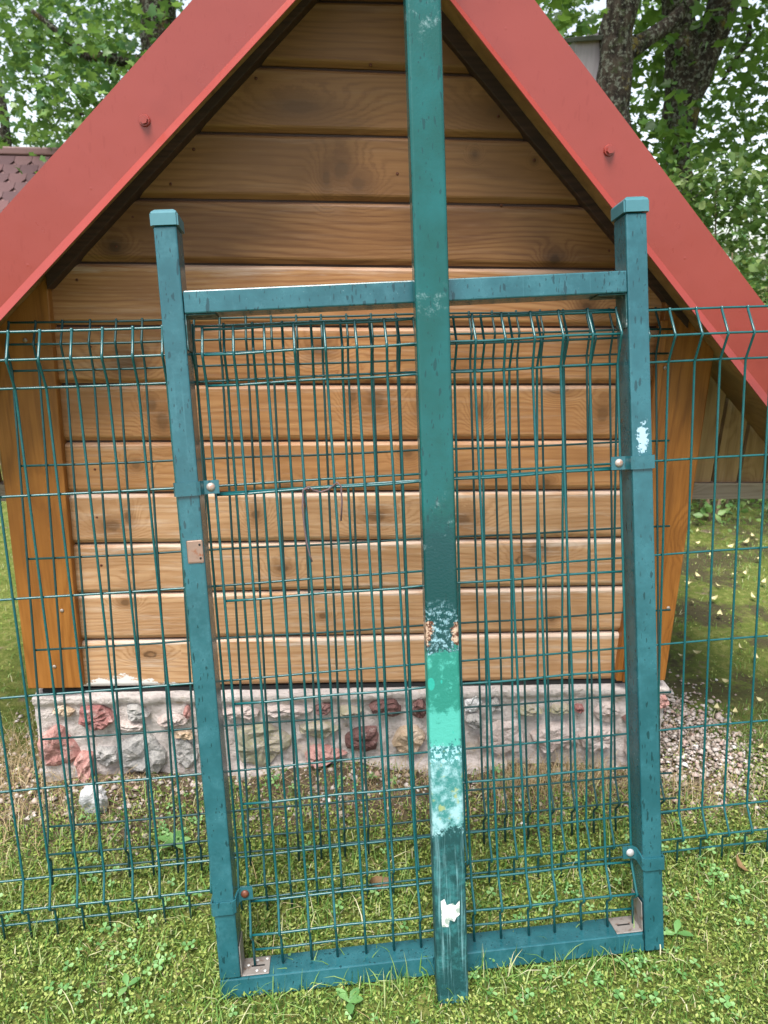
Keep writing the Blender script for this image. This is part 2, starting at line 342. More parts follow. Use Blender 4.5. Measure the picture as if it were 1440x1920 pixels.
# red coated sheet
t = NT('red_coated_sheet'); p = t.coord(); ws = wet_spots(t, p)
c = t.mix(t.noise(p, 3, 3), (.225, .035, .027), (.27, .046, .036))
c = t.mix(t.math('MULTIPLY', ws, .35), c, (.2, .025, .019))
dr = t.vor(p, 38); dm = t.math('MULTIPLY', t.math('LESS_THAN', dr.outputs['Distance'], .13), t.math('GREATER_THAN', t.sep(dr.outputs['Color'])[0], .8))
c = t.mix(t.math('MULTIPLY', t.sstep(t.noise(t.coord((1, 1, .2), (0, R(18), 0)), 40, 4), .7, .78), .4), c, (.22, .022, .014))
c = t.mix(t.math('MULTIPLY', t.sstep(t.noise(p, 7, 6, .7), .5, .75), .3), c, (.17, .024, .02))
t.bump(t.math('ADD', t.math('MULTIPLY', dm, t.math('SUBTRACT', .13, dr.outputs['Distance'])), t.math('MULTIPLY', t.noise(p, 3.5, 3), 1.2)), .5, .006)
M['red'] = t.set(c, t.math('ADD', .2, t.math('MULTIPLY', t.noise(p, 6, 5, .6), .22)), 0, .5)
# masonry
t = NT('lime_mortar'); p = t.coord(); n1 = t.noise(p, 9, 6, .7); n2 = t.noise(p, 70, 6, .75)
c = t.mix(n1, (.47, .40, .37), (.64, .58, .55)); c = t.mix(t.math('MULTIPLY', t.sstep(n2, .5, .7), .75), c, (.30, .25, .22)); c = t.mix(t.math('MULTIPLY', t.sstep(t.noise(p, 15, 4), .58, .7), .5), c, (.42, .33, .2))
t.bump(t.math('ADD', n2, t.math('MULTIPLY', t.noise(p, 22, 6), 1.3)), .9, .010); M['mortar'] = t.set(c, .92, 0, .2)
def rock(name, a, b, sp):
    t = NT(name); oi = t.n('ObjectInfo'); p0 = t.coord(); add = t.n('VectorMath', operation='ADD'); t.put(add.inputs[0], p0)
    cb = t.n('CombineXYZ'); t.put(cb.inputs[0], t.math('MULTIPLY', oi.outputs['Random'], 20)); t.put(add.inputs[1], cb.outputs[0]); p = add.outputs[0]
    c = t.mix(t.sstep(t.noise(p, 16, 5, .65), .35, .65), a, b)
    c = t.mix(t.math('MULTIPLY', t.sstep(t.noise(p, 190, 3, .7), .5, .65), .65), c, sp)
    c = t.mix(t.math('MULTIPLY', t.sstep(t.noise(p, 24, 6, .75), .54, .66), .5), c, (.50, .45, .42))
    t.bump(t.math('ADD', t.noise(p, 45, 6, .7), t.math('MULTIPLY', t.noise(p, 200, 3), .4)), .8, .007); return t.set(c, .85, 0, .25)
M['st_pink'] = rock('pink_granite', (.36, .17, .15), (.45, .26, .23), (.22, .1, .09))
M['st_red'] = rock('red_granite', (.25, .10, .095), (.33, .16, .145), (.14, .06, .055))
M['st_grey'] = rock('grey_granite', (.25, .24, .23), (.38, .36, .34), (.14, .14, .15))
M['st_green'] = rock('lichened_stone', (.25, .24, .17), (.36, .31, .26), (.32, .29, .12))
M['st_tan'] = rock('tan_stone', (.45, .33, .22), (.52, .42, .33), (.28, .19, .12))
M['st_dark'] = rock('dark_red_stone', (.13, .065, .06), (.2, .11, .1), (.06, .03, .03))
M['st_pale'] = rock('pale_pink_stone', (.42, .34, .31), (.5, .43, .4), (.3, .23, .2))
M['st_rock'] = rock('loose_grey_rock', (.40, .41, .43), (.58, .57, .57), (.25, .25, .27))
M['st_white'] = rock('pale_rock', (.56, .55, .55), (.68, .67, .66), (.4, .39, .4))
# ground
t = NT('soil_and_moss'); p = t.coord(out='Object'); n1 = t.noise(p, 3.2, 6, .65); n2 = t.noise(p, 26, 6, .7); n3 = t.noise(p, 150, 5, .75)
x, y, z = t.sep(p)
moss = t.mix(n3, (.06, .085, .015), (.17, .21, .045)); moss = t.mix(t.sstep(n2, .45, .62), moss, (.2, .21, .06))
soil = t.mix(n3, (.055, .04, .026), (.2, .15, .1)); soil = t.mix(t.sstep(n2, .5, .7), soil, (.30, .235, .16))
d1 = t.math('ABSOLUTE', t.math('SUBTRACT', y, 1.74)); 
near = t.sstep(t.math('ADD', d1, t.math('MULTIPLY', t.math('SUBTRACT', n1, .5), .45)), .28, .10)
dk = t.math('MULTIPLY', t.math('MULTIPLY', t.sstep(x, .95, 1.15), t.sstep(y, 1.9, 2.3)), t.sstep(t.math('ADD', t.noise(p, 2.2, 6, .7), t.math('MULTIPLY', n2, .2)), .56, .66))
side = t.math('MULTIPLY', t.sstep(t.math('ABSOLUTE', t.math('SUBTRACT', x, .15)), 1.5, 1.0), near)
c = t.mix(t.math('MAXIMUM', side, t.sstep(t.math('ADD', n1, t.math('MULTIPLY', n2, .3)), .74, .84)), moss, soil); c = t.mix(t.math('MULTIPLY', dk, .85), c, t.mix(n3, (.03, .022, .014), (.1, .075, .05)))
t.bump(t.math('ADD', n3, t.math('MULTIPLY', n2, 1.5)), .9, .012); M['ground'] = t.set(c, .95, 0, .15)
def leafmat(name, stops, trans=.35, rough=.45, spec=.35):
    t = NT(name); g = t.n('NewGeometry'); r = g.outputs['Random Per Island']
    c = t.ramp(r, stops)
    c = t.mix(t.math('MULTIPLY', t.noise(t.coord(), 30, 3), .35), c, stops[0][1])
    t.set(c, rough, 0, spec)
    tr = t.n('BsdfTranslucent'); t.put(tr.inputs[0], t.mix(.35, c, (.25, .4, .04)))
    ms = t.n('MixShader'); ms.inputs[0].default_value = trans; t.t.links.new(t.b.outputs[0], ms.inputs[1]); t.t.links.new(tr.outputs[0], ms.inputs[2])
    t.t.links.new(ms.outputs[0], t.out.inputs[0]); return t.m
M['grass'] = leafmat('lawn_grass', [(0, (.055, .14, .026)), (.4, (.14, .28, .055)), (.75, (.29, .42, .13)), (.9, (.5, .5, .26)), (1, (.7, .63, .44))], .3, .55, .25)
M['moss'] = leafmat('moss_leaflets', [(0, (.018, .035, .008)), (.28, (.09, .14, .024)), (.65, (.25, .33, .07)), (1, (.45, .49, .17))], .25, .7, .15)
M['straw'] = leafmat('dry_straw', [(0, (.25, .17, .08)), (.5, (.45, .34, .19)), (1, (.62, .52, .36))], .15, .7, .15)
M['clover'] = leafmat('clover_leaf', [(0, (.08, .2, .06)), (.5, (.17, .35, .11)), (1, (.3, .48, .2))], .3, .45, .35)
M['maple'] = leafmat('maple_leaf', [(0, (.03, .09, .03)), (.4, (.07, .165, .05)), (.75, (.13, .25, .07)), (1, (.24, .37, .10))], .45, .38, .45)
M['maple_r'] = leafmat('shade_leaf', [(0, (.03, .08, .02)), (.5, (.07, .16, .032)), (.85, (.12, .24, .05)), (1, (.2, .33, .08))], .5, .42, .4)
M['lilac'] = leafmat('lilac_leaf', [(0, (.07, .15, .04)), (.4, (.15, .27, .075)), (.8, (.25, .37, .12)), (1, (.4, .48, .19))], .38, .42, .4)
t = NT('yellow_leaf'); M['yleaf'] = t.set(t.mix(t.noise(t.coord(), 40, 3), (.42, .36, .15), (.62, .58, .36)), .6)
t = NT('brown_leaf'); M['bleaf'] = t.set(t.mix(t.noise(t.coord(), 60, 4), (.09, .05, .02), (.25, .15, .07)), .6)
t = NT('gravel'); g = t.n('NewGeometry'); M['gravel'] = t.set(t.mix(.2, t.ramp(g.outputs['Random Per Island'], [(0, (.2, .15, .12)), (.3, (.36, .30, .26)), (.6, (.5, .45, .42)), (.85, (.42, .27, .23)), (1, (.72, .7, .68))]), (.3, .26, .22)), .85, 0, .2)
t = NT('lichened_bark'); p = t.coord(); pb = t.coord((1, 1, .35)); n1 = t.noise(pb, 26, 6, .7); n2 = t.noise(p, 9, 5, .7); n3 = t.noise(p, 45, 4, .7)
c = t.mix(t.sstep(n1, .35, .65), (.014, .011, .009), (.085, .066, .05)); c = t.mix(t.math('MULTIPLY', t.sstep(n3, .5, .62), .8), c, (.27, .29, .23)); c = t.mix(t.math('MULTIPLY', t.sstep(n2, .58, .68), .75), c, (.2, .16, .03))
c = t.mix(t.math('MULTIPLY', t.sstep(t.noise(p, 15, 5, .7), .55, .65), .6), c, (.06, .085, .03))
t.bump(t.math('ADD', t.math('MULTIPLY', n1, 2), n3), 1., .03); M['bark'] = t.set(c, .9, 0, .2)
t = NT('old_grey_wood'); p = t.coord((1, 1, .1)); M['birdwood'] = t.set(t.mix(t.noise(p, 60, 4), (.2, .18, .19), (.36, .33, .35)), .85)
t = NT('mossy_wood'); M['birdroof'] = t.set(t.mix(t.noise(t.coord(), 30, 4), (.03, .045, .03), (.075, .075, .06)), .9)
t = NT('bitumen_shingle'); oi = t.n('ObjectInfo'); p = t.coord(); c = t.ramp(oi.outputs['Random'], [(0, (.075, .045, .05)), (.5, (.11, .065, .068)), (.85, (.15, .075, .075)), (1, (.1, .08, .08))])
c = t.mix(t.math('MULTIPLY', t.noise(t.coord(out='Object'), 90, 4, .8), .7), c, (.09, .055, .055)); M['shingle'] = t.set(c, .9, 0, .2)
t = NT('pale_render'); M['render'] = t.set(t.mix(t.noise(t.coord(), 6, 5), (.5, .45, .36), (.6, .55, .46)), .9)
t = NT('ridge_metal'); M['ridge'] = t.set((.17, .09, .085), .5, 0, .5)
# ================================================================== GROUND
def fbm(x, y, s=1., seed=0.):
    return noise.fractal(Vector((x*s+seed, y*s-seed*.7, seed)), 1., 2., 4)
def axis(lo, hi, dense_lo, dense_hi, step, grow=1.18):
    a = list(np.arange(dense_lo, dense_hi, step)); s = step; v = a[-1]
    while v < hi: s *= grow; v += s; a.append(v)
    s = step; v = a[0]
    while v > lo: s *= grow; v -= s; a.insert(0, v)
    return a
xs = axis(-150, 150, -1.2, 1.6, .022); ys = axis(-60, 200, .9, 2.6, .022)
V = []
for yy in ys:
    for xx in xs:
        near = 1 if abs(xx) < 3 and -1 < yy < 5 else 0
        V.append((xx, yy, gz(xx, yy)+(.010*fbm(xx, yy, 4.5)+.006*fbm(xx, yy, 22, 3) if near else 0)-.004))
nx = len(xs); ii = np.arange(len(V)).reshape(len(ys), nx)
Fq = np.stack([ii[:-1, :-1].ravel(), ii[:-1, 1:].ravel(), ii[1:, 1:].ravel(), ii[1:, :-1].ravel()], 1)
tag(link('ground', np_mesh('ground', V, Fq, True), M['ground']), kind='structure')

# ================================================================== SHED
D = 1.80; YF = 1.62; YB = 3.0
shed = tag(empty('garden_shed', (.08, D, 0)), 'small pine plank shed with steep red metal roof on a stone plinth', 'shed')
INV = Matrix.Translation((-.08, -D, 0))
def sp(name, me, mat, parent=None):
    o = link(name, me, mat, parent or shed)
    o.matrix_parent_inverse = INV if (parent is None or parent is shed) else Matrix.Identity(4)
    return o
class Ln:
    def __init__(s, a, b): s.a = (a.x, a.z); s.b = (b.x, b.z)
    def x(s, z): return s.a[0]+(s.b[0]-s.a[0])*(z-s.a[1])/(s.b[1]-s.a[1])
    def z(s, x): return s.a[1]+(s.b[1]-s.a[1])*(x-s.a[0])/(s.b[0]-s.a[0])
    def hit(s, o):
        (x1, y1), (x2, y2), (x3, y3), (x4, y4) = s.a, s.b, o.a, o.b
        d = (x1-x2)*(y3-y4)-(y1-y2)*(x3-x4)
        return (((x1*y2-y1*x2)*(x3-x4)-(x1-x2)*(x3*y4-y3*x4))/d, ((x1*y2-y1*x2)*(y3-y4)-(y1-y2)*(x3*y4-y3*x4))/d)
    def off(s, d):   # shift along normal (positive = up)
        n = Vector((-(s.b[1]-s.a[1]), s.b[0]-s.a[0])).normalized()
        if n.y < 0: n = -n
        r = Ln.__new__(Ln); r.a = (s.a[0]+n.x*d, s.a[1]+n.y*d); r.b = (s.b[0]+n.x*d, s.b[1]+n.y*d); return r
def L(p, q, Y): return Ln(fac(*p, Y), fac(*q, Y))
lo, ro = L((361, 0), (0, 400), YF), L((1003, 0), (1440, 579), YF)
li, ri = L((538.6, 0), (147, 420), YF), L((1040, 236), (1343.5, 620), YF)
YL = YF-.013
ll, rl = L((553.5, 0), (166.7, 420), YL), L((1040, 251), (1327.5, 620), YL)
ZE = fac(1500, 930, YF).z     # eave height
def half(outer, inner, lip, so_, si, sl_, sgn, nm):
    ao, ai, al = outer.hit(so_), inner.hit(si), lip.hit(sl_)
    eo, ei, el = (outer.x(ZE), ZE), (inner.x(ZE), ZE), (lip.x(ZE), ZE)
    # roof deck (timber core) and red sheet on top
    i2 = inner.off(.014); o2 = outer.off(-.006); a1 = o2.hit((ro if sgn < 0 else lo).off(-.006)); a2 = i2.hit((ri if sgn < 0 else li).off(.014))
    core = prism('roof_deck', [a1, (o2.x(ZE), ZE), (i2.x(ZE), ZE), a2], YF+.012, YB)
    sp('roof_deck', core, M['soffit'])
    o3 = outer.off(-.001); a3 = o3.hit((ro if sgn < 0 else lo).off(-.001))
    o4 = outer.off(-.005); a4 = o4.hit((ro if sgn < 0 else lo).off(-.005))
    roof = sp('roof_sheet', prism('roof_sheet', [a3, (o3.x(ZE-.02), ZE-.02), (o4.x(ZE-.02), ZE-.02), a4], YF+.006, YB+.02), M['red'])
    bm = bmesh.new(); n = 14; rows = []
    for k in range(n+1):
        f = k/n; P = []
        for (a, e, y) in ((ao, eo, YF+.05), (ao, eo, YF), (ai, ei, YF), (al, el, YL)):
            P.append(bm.verts.new((a[0]+(e[0]-a[0])*f, y-(.0025*fbm(f*3, sgn, 1.5) if y == YF else 0), a[1]+(e[1]-a[1])*f)))
        rows.append(P)
    for a, b in zip(rows, rows[1:]):
        for k in range(3): bm.faces.new((a[k], a[k+1], b[k+1], b[k]))
    fo = sp('fascia', bm_mesh(bm, 'fascia'), M['red'])
    m_ = fo.modifiers.new('thick', 'SOLIDIFY'); m_.thickness = .0016; m_.offset = -1
    return fo
fL = half(lo, li, ll, ro, ri, rl, -1, 'l'); fR = half(ro, ri, rl, lo, li, ll, 1, 'r')
def hexscrew(px, py, par):
    c = fac(px, py, YF-.001); bm = bmesh.new()
    for r0, y0, r1, y1, n in ((.0085, 0, .0075, -.003, 16), (.0055, -.003, .0055, -.008, 6), (.0035, -.008, .003, -.007, 6)):
        a = [bm.verts.new((r0*math.cos(2*math.pi*k/n+.3), y0, r0*math.sin(2*math.pi*k/n+.3))) for k in range(n)]
        b = [bm.verts.new((r1*math.cos(2*math.pi*k/n+.3), y1, r1*math.sin(2*math.pi*k/n+.3))) for k in range(n)]
        for k in range(n): bm.faces.new((a[k], a[(k+1) % n], b[(k+1) % n], b[k]))
        bm.faces.new(b)
    o = link('screw', bm_mesh(bm, 'screw'), M['red'], par); o.location = c; o.scale = (1.3, 1.3, 1.3)
hexscrew(271, 226, fL); hexscrew(1142, 282, fR)
# planks: seams traced as straight lines on the wall plane
seams = [((602, 0), (749, 3)), ((520, 124), (884, 139)), ((380, 247.5), (985, 261)), ((265, 372.5), (1090, 386)), ((150, 492.5), (1155, 505)), ((98, 612), (1063, 614)), ((105, 722), (1160, 722)),
         ((117, 830), (1160, 826)), ((120, 927), (1160, 920)), ((133, 1022), (1169, 1010)), ((150, 1116), (1169, 1101)), ((157, 1203), (1169, 1186)), ((157, 1292), (1173, 1277))]
SL = [L(a, b, D) for a, b in seams]
top0 = SL[0]; up1 = top0.off(.112); up2 = top0.off(.224); up3 = top0.off(.336)
SL = [up3, up2, up1]+SL
wl, wr = L((90, 545), (155, 1290), D), L((1228, 724), (1156, 1275), D)
sfl, sfr = li.off(.016), ri.off(.016)     # soffit plane
def xl(z): return max(wl.x(z)-.012, sfl.x(z))
def xr(z): return min(wr.x(z)+.012, sfr.x(z))
wall = sp('wall_core', prism('wall_core', [(wl.x(SL[-1].z(0)), SL[-1].z(0)), (wr.x(SL[-1].z(0)), SL[-1].z(0)), wr.hit(sfr), sfl.hit(sfr), wl.hit(sfl)], D+.014, D+.05), M['batten'])
apz = sfl.hit(sfr)[1]
for i, (s1, s2) in enumerate(zip(SL, SL[1:])):
    xm0, xm1 = -.9, 1.0
    prof = [(1, -.001, .026), (1, -.0025, .009), (1, -.0055, .002), (1, -.009, .0), (0, .0165, .0), (0, .0125, .0012), (0, .003, .0105), (0, .002, .026)]
    bm = bmesh.new(); rows = []; N = 24; jit = random.uniform(-.0012, .0012)
    for (tp, dz, dy) in prof:
        ln = s1 if tp else s2
        zc = ln.z(.08)+dz
        if zc > apz-.004: zc = apz-.004
        a, b = xl(zc), xr(zc); zl = ln.z(a)+dz; zr = ln.z(b)+dz
        if zl > apz-.004: zl = zr = apz-.004
        a, b = xl(zl), xr(zr)
        if b-a < .004: a, b = (a+b)/2-.002, (a+b)/2+.002
        row = []
        for k in range(N+1):
            f = k/N; xx = a+(b-a)*f
            row.append(bm.verts.new((xx, D+dy+jit+.0012*fbm(xx, i, 2.2), zl+(zr-zl)*f+(.0008*fbm(xx, i*3+tp, 6) if dy < .02 else 0))))
        rows.append(row)
    for a, b in zip(rows, rows[1:]):
        for k in range(N): bm.faces.new((a[k], a[k+1], b[k+1], b[k]))
    bm.faces.new([r[0] for r in rows]); bm.faces.new([r[-1] for r in rows][::-1])
    if SL[i].z(0) < apz+.02:
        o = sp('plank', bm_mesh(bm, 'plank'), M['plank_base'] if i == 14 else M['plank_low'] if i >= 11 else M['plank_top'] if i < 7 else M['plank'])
    else: bm.free()
# nail heads in the planks
nail = dome_mesh('nail', .0035, .0015, 8, 2)
for q in [(480, 147), (363, 280), (249, 407), (144, 525), (1002, 300), (934, 218), (1142, 470), (940, 385), (320, 345), (218, 462), (170, 650), (180, 760), (178, 880), (182, 970), (190, 1060), (1120, 560), (745, 326), (695, 122)]:
    o = sp('nail', nail.copy(), M['bolt_rust']); o.location = fac(q[0], q[1], D-.0005); 
# battens under the soffit
def batten(nm, p, q, Y, soff, x0, x1):
    ln = L(p, q, D); return sp(nm, prism(nm, [(x0, ln.z(x0)), (x1, ln.z(x1)), (x1, soff.z(x1)), (x0, soff.z(x0))], Y, D+.016, .002), M['batten'])
bl_ = L((520, 87), (214, 420), D); br_ = L((830, 75), (1152, 460), D)
xa = bl_.hit(br_)[0]
batten('batten', (520, 87), (214, 420), 1.755, sfl, fac(91, 545, 1.775).x+.004, xa-.002)
batten('batten', (830, 75), (1152, 460), 1.772, sfr, xa+.002, fac(1290, 640, 1.765).x)
# corner posts
YP = 1.778
def corner(e_in, e_out, soff, zb, nm='corner_post'):
    a, b = e_in.hit(soff), e_out.hit(soff)
    pts = [(e_out.x(zb), zb), (e_in.x(zb), zb), (a[0], a[1]), (b[0], b[1])]
    return sp(nm, prism(nm, pts, YP, D+.10, .003), M['corner'])
zbl = fac(100, 1291, YP).z; zbr = fac(1200, 1277, YP).z
cl = corner(L((90, 545), (155, 1290), YP), L((0, 850), (52, 1290), YP), sfl, zbl)
crp = corner(L((1228, 724), (1156, 1275), YP), L((1341, 651), (1247, 1278), YP), sfr, zbr)
# a second narrow board on the right corner, standing a little proud
e1, e2 = L((1236, 640), (1169, 1275), YP-.012), L((1250, 640), (1181, 1275), YP-.012)
sp('corner_trim', prism('corner_trim', [(e1.x(zbr+.002), zbr+.002), (e2.x(zbr+.002), zbr+.002), (e2.x(fac(1250, 600, YP).z), fac(1250, 600, YP).z), (e1.x(fac(1250, 600, YP).z), fac(1250, 600, YP).z)], YP-.010, YP+.004, .002), M['corner'])
for q in [(116, 1145), (102, 1250), (1253, 1140), (47, 638), (1247, 690)]:
    o = sp('nail', nail, M['bolt']); o.location = fac(q[0], q[1], YP-.0005); o.scale = (1.5, 1.2, 1.5)
# side and back walls
def sidewall(edge, soff, sgn):
    z0 = fac(100, 1291, YP).z; t_ = edge.hit(soff); d = .022*sgn
    sp('side_wall', prism('side_wall', [(edge.x(z0)-d, z0), (edge.x(z0)-2*d, z0), (t_[0]-2*d, t_[1]-.02), (t_[0]-d, t_[1]-.02)], D+.101, YB-.1), M['wing'])
eL, eR = L((0, 850), (52, 1290), YP), L((1341, 651), (1247, 1278), YP)
sidewall(eL, sfl, -1); sidewall(eR, sfr, 1)
# wing boards outside the corner posts (vertical planks below the eaves)
YW = 1.93
zw0 = fac(1370, 905, YW).z; zg0 = fac(1370, 936, YW-.012).z
def wing(sgn, xb, dx, soff, step):
    n = 7
    for k in range(n):
        a0 = xb+sgn*step*k; a1 = a0+sgn*(step-.010)
        la = Ln.__new__(Ln); la.a = (a0, zw0); la.b = (a0+dx, zw0+.3); lb = Ln.__new__(Ln); lb.a = (a1, zw0); lb.b = (a1+dx, zw0+.3)
        h0, h1 = la.hit(soff), lb.hit(soff)
        if h0[1] < zw0+.01: break
        pts = [(a0, zw0), (a1, zw0)]+([h1] if h1[1] > zw0+.002 else [((soff.x(zw0)), zw0)])+[h0]
        if len(set(pts)) < 4: pts = [(a0, zw0), pts[2], h0]
        sp('wing_board', prism('wing_board', pts, YW+random.uniform(-.001, .001), YW+.02), M['wing'])
wx = fac(1290, 902, YW).x; stp = fac(1387.6, 902, YW).x-fac(1339, 902, YW).x
pA, pB = fac(1371.6, 722, YW), fac(1339, 902, YW); dxs = (pA.x-pB.x)/(pA.z-pB.z)*.3
wing(1, wx, dxs, sfr, stp)
wxl = fac(14, 900, YW).x+.05
wing(-1, wxl, -dxs, sfl, stp)
for (x0, x1) in ((wx, sfr.x(zg0)+.03), (sfl.x(zg0)-.03, wxl)):
    sp('wing_rail', prism('wing_rail', [(x0, zg0), (x1, zg0), (x1, zw0+.002), (x0, zw0+.002)], YW-.012, YW+.03, .002), M['grey_board'])
# ---- plinth
PZ1 = fac(640, 1290, D).z; PX0, PX1 = fac(60, 1300, 1.79).x, fac(1250, 1300, 1.79).x
sp('sill_felt', prism('sill_felt', [(PX0+.02, PZ1-.006), (PX1-.03, PZ1-.004), (PX1-.03, PZ1+.008), (PX0+.02, PZ1+.006)], D+.008, YB-.1), M['tar'])
bm = bmesh.new(); NX, NZ = 300, 48; rows = []
def py_(x, z, top):
    d = PZ1-z; y = 1.793-.004*fbm(x, z, 9)-.007*fbm(x, z, 20, 5)-.003*fbm(x, z, 60, 2)
    if d < .035: y -= .012*min(1, (.035-d)/.012)
    if -.28 < x < .45 and z < .055: y -= .022*min(1, (.055-z)/.018)
    return y
for j in range(NZ+1):
    z = PZ1-.005-(PZ1+.05)*j/NZ; row = []
    for i in range(NX+1):
        x = PX0+(PX1-PX0)*i/NX; row.append(bm.verts.new((x+.004*fbm(z, i*.1, 12), py_(x, z, j == 0), z+(.003*fbm(x, 2, 14) if j == 0 else 0))))
    rows.append(row)
back = [[bm.verts.new((v.co.x, YB-.15, v.co.z)) for v in (r[0], r[-1])] for r in rows]
for a, b in zip(rows, rows[1:]):
    for i in range(NX): bm.faces.new((a[i], a[i+1], b[i+1], b[i]))
for k in range(NZ):
    bm.faces.new((rows[k][0], rows[k+1][0], back[k+1][0], back[k][0])); bm.faces.new((rows[k][-1], back[k][1], back[k+1][1], rows[k+1][-1]))
bm.faces.new(rows[0]+[back[0][1], back[0][0]])
plinth = sp('plinth', bm_mesh(bm, 'plinth', True), M['mortar'])
stones = [(116, 1335, 22, 12, 'st_tan'), (177, 1347, 36, 27, 'st_red'), (256, 1336, 23, 13, 'st_grey'), (104, 1408, 42, 44, 'st_pink'), (160, 1437, 20, 24, 'st_pink'), (200, 1416, 24, 21, 'st_grey'), (272, 1412, 48, 42, 'st_grey'), (246, 1364, 26, 11, 'st_pale'), (345, 1415, 23, 28, 'st_grey'), (343, 1380, 19, 9, 'st_tan'), (325, 1353, 30, 11, 'st_pale'), (353, 1336, 8, 12, 'st_pink'),
  (486, 1400, 60, 40, 'st_green'), (533, 1335, 45, 13, 'st_pale'), (450, 1337, 34, 11, 'st_pale'), (607, 1331, 16, 10, 'st_dark'), (655, 1334, 26, 12, 'st_green'), (723, 1329, 32, 16, 'st_dark'), (602, 1369, 36, 18, 'st_green'), (607, 1415, 38, 14, 'st_pink'), (679, 1389, 34, 24, 'st_dark'), (771, 1386, 30, 26, 'st_tan'), (784, 1331, 14, 17, 'st_dark'),
  (885, 1323, 18, 18, 'st_white'), (886, 1350, 17, 14, 'st_grey'), (930, 1324, 15, 14, 'st_grey'), (993, 1332, 30, 9, 'st_green'), (1054, 1330, 22, 10, 'st_green'), (1087, 1331, 9, 8, 'st_red'), (1138, 1338, 26, 19, 'st_pale'), (940, 1383, 42, 28, 'st_pale'), (1040, 1385, 46, 26, 'st_pale'), (1120, 1388, 30, 24, 'st_pale'), (1190, 1345, 22, 14, 'st_dark'), (1200, 1395, 34, 28, 'st_pale'), (1243, 1318, 12, 14, 'st_pink'), (400, 1385, 20, 26, 'st_green'), (395, 1340, 22, 12, 'st_grey'), (840, 1390, 22, 24, 'st_pale')]
def stone_mesh(rx, rz, depth, seed):
    bm = bmesh.new(); rnd = random.Random(seed*7+1); nc = rnd.randint(5, 7); n = 22
    ca = sorted((k+rnd.uniform(-.3, .3))/nc*2*math.pi for k in range(nc)); cr = [rnd.uniform(.86, 1.22) for _ in range(nc)]
    P = [Vector((math.cos(a)*r, math.sin(a)*r)) for a, r in zip(ca, cr)]
    def radius(a):
        d = Vector((math.cos(a), math.sin(a)))
        for i in range(nc):
            p, q = P[i], P[(i+1) % nc]; e = q-p; den = d.x*e.y-d.y*e.x
            if abs(den) < 1e-6: continue
            t_ = (p.x*e.y-p.y*e.x)/den; u_ = (p.x*d.y-p.y*d.x)/den
            if t_ > 0 and -.001 <= u_ <= 1.001: return t_
        return 1
    tx_, tz_ = rnd.uniform(-.5, .5)*depth, rnd.uniform(-.7, .3)*depth; rings = []; so_ = Vector((seed*3.1, seed*1.7, 0))
    for s, y in ((1.05, .02), (1.0, .002), (.93, -depth*.7), (.75, -depth), (.5, -depth*1.05), (.22, -depth*1.05)):
        r_ = []
        for k in range(n):
            a = 2*math.pi*k/n; q = radius(a)*(1+.10*noise.noise(Vector((math.cos(a)*2.2, math.sin(a)*2.2, seed*5.3)))); u, v = s*q*math.cos(a), s*q*math.sin(a)
            yy = y+(tx_*u+tz_*v+depth*.55*noise.noise(Vector((u*2.3, v*2.3, 0))+so_)+depth*.3*noise.noise(Vector((u*6, v*6, 4))+so_) if s < 1 else 0)
            r_.append(bm.verts.new((rx*u, yy, rz*v)))
        rings.append(r_)
    for a, b in zip(rings, rings[1:]):
        for k in range(n): bm.faces.new((a[k], a[(k+1) % n], b[(k+1) % n], b[k]))
    bm.faces.new(rings[-1]); return bm_mesh(bm, 'stone', False)
for k, (px, py, rx, ry, mt) in enumerate(stones):
    c = fac(px, py, 1.782); s = (fac(px+1, py, 1.78)-fac(px, py, 1.78)).length
    o = link('stone', stone_mesh(rx*s*1.06, ry*s*1.2, .014+.012*random.random(), k), M[mt], plinth); o.location = (c.x, py_(c.x, c.z, 0)-.001, c.z)
rk = gnd(178, 1515); bm = bmesh.new(); bmesh.ops.create_icosphere(bm, subdivisions=4, radius=1)
for v in bm.verts:
    q = v.co.copy(); v.co = Vector((q.x*.032, q.y*.028, q.z*.04))*(1+.5*noise.noise(q*1.1+Vector((3, 1, 2)))+.22*noise.cell(q*1.7)*.5+.12*noise.noise(q*3.5))
o = link('rock', bm_mesh(bm, 'rock', False), M['st_rock'], None, rk+Vector((0, 0, .024))); o.rotation_euler = (.2, .5, .3)
tag(o, 'fist-sized pale grey rock lying on soil below the stone plinth', 'rock')

# ================================================================== GATE (leans back against the fence panels)
def rot3(a, b, c): return Matrix.Rotation(c, 3, 'Z') @ Matrix.Rotation(a, 3, 'X') @ Matrix.Rotation(b, 3, 'Y')
RG = rot3(R(-11.846), R(-3.26), R(1.4815)); TG = Vector((-.24814, 1.44497, -.10803+HC))
def frame(Rm, T, zoff): return Matrix.Translation(T+Rm @ Vector((0, 0, zoff))) @ Rm.to_4x4()
Z0 = 1.28
gate = tag(empty('gate', mat=frame(RG, TG, -Z0)), 'green metal garden gate with wire mesh infill leaning back in the middle', 'gate')
pl = box('post', M['post'], gate, -.066, -.026, -.03, .03, Z0-1.2375, Z0+.176, bev=.003)
pr = box('post', M['post_r'], gate, .782, .822, -.03, .03, 0, Z0+.166, bev=.003); tag(pr, 'post with pale paint scuffs')
tr = box('rail', M['post'], gate, -.0245, .7805, -.0315, .0285, Z0+.024, Z0+.064, bev=.0025)
br = box('rail', M['post'], gate, -.066, .7800, -.03, .03, Z0-1.279, Z0-1.239, bev=.0025)
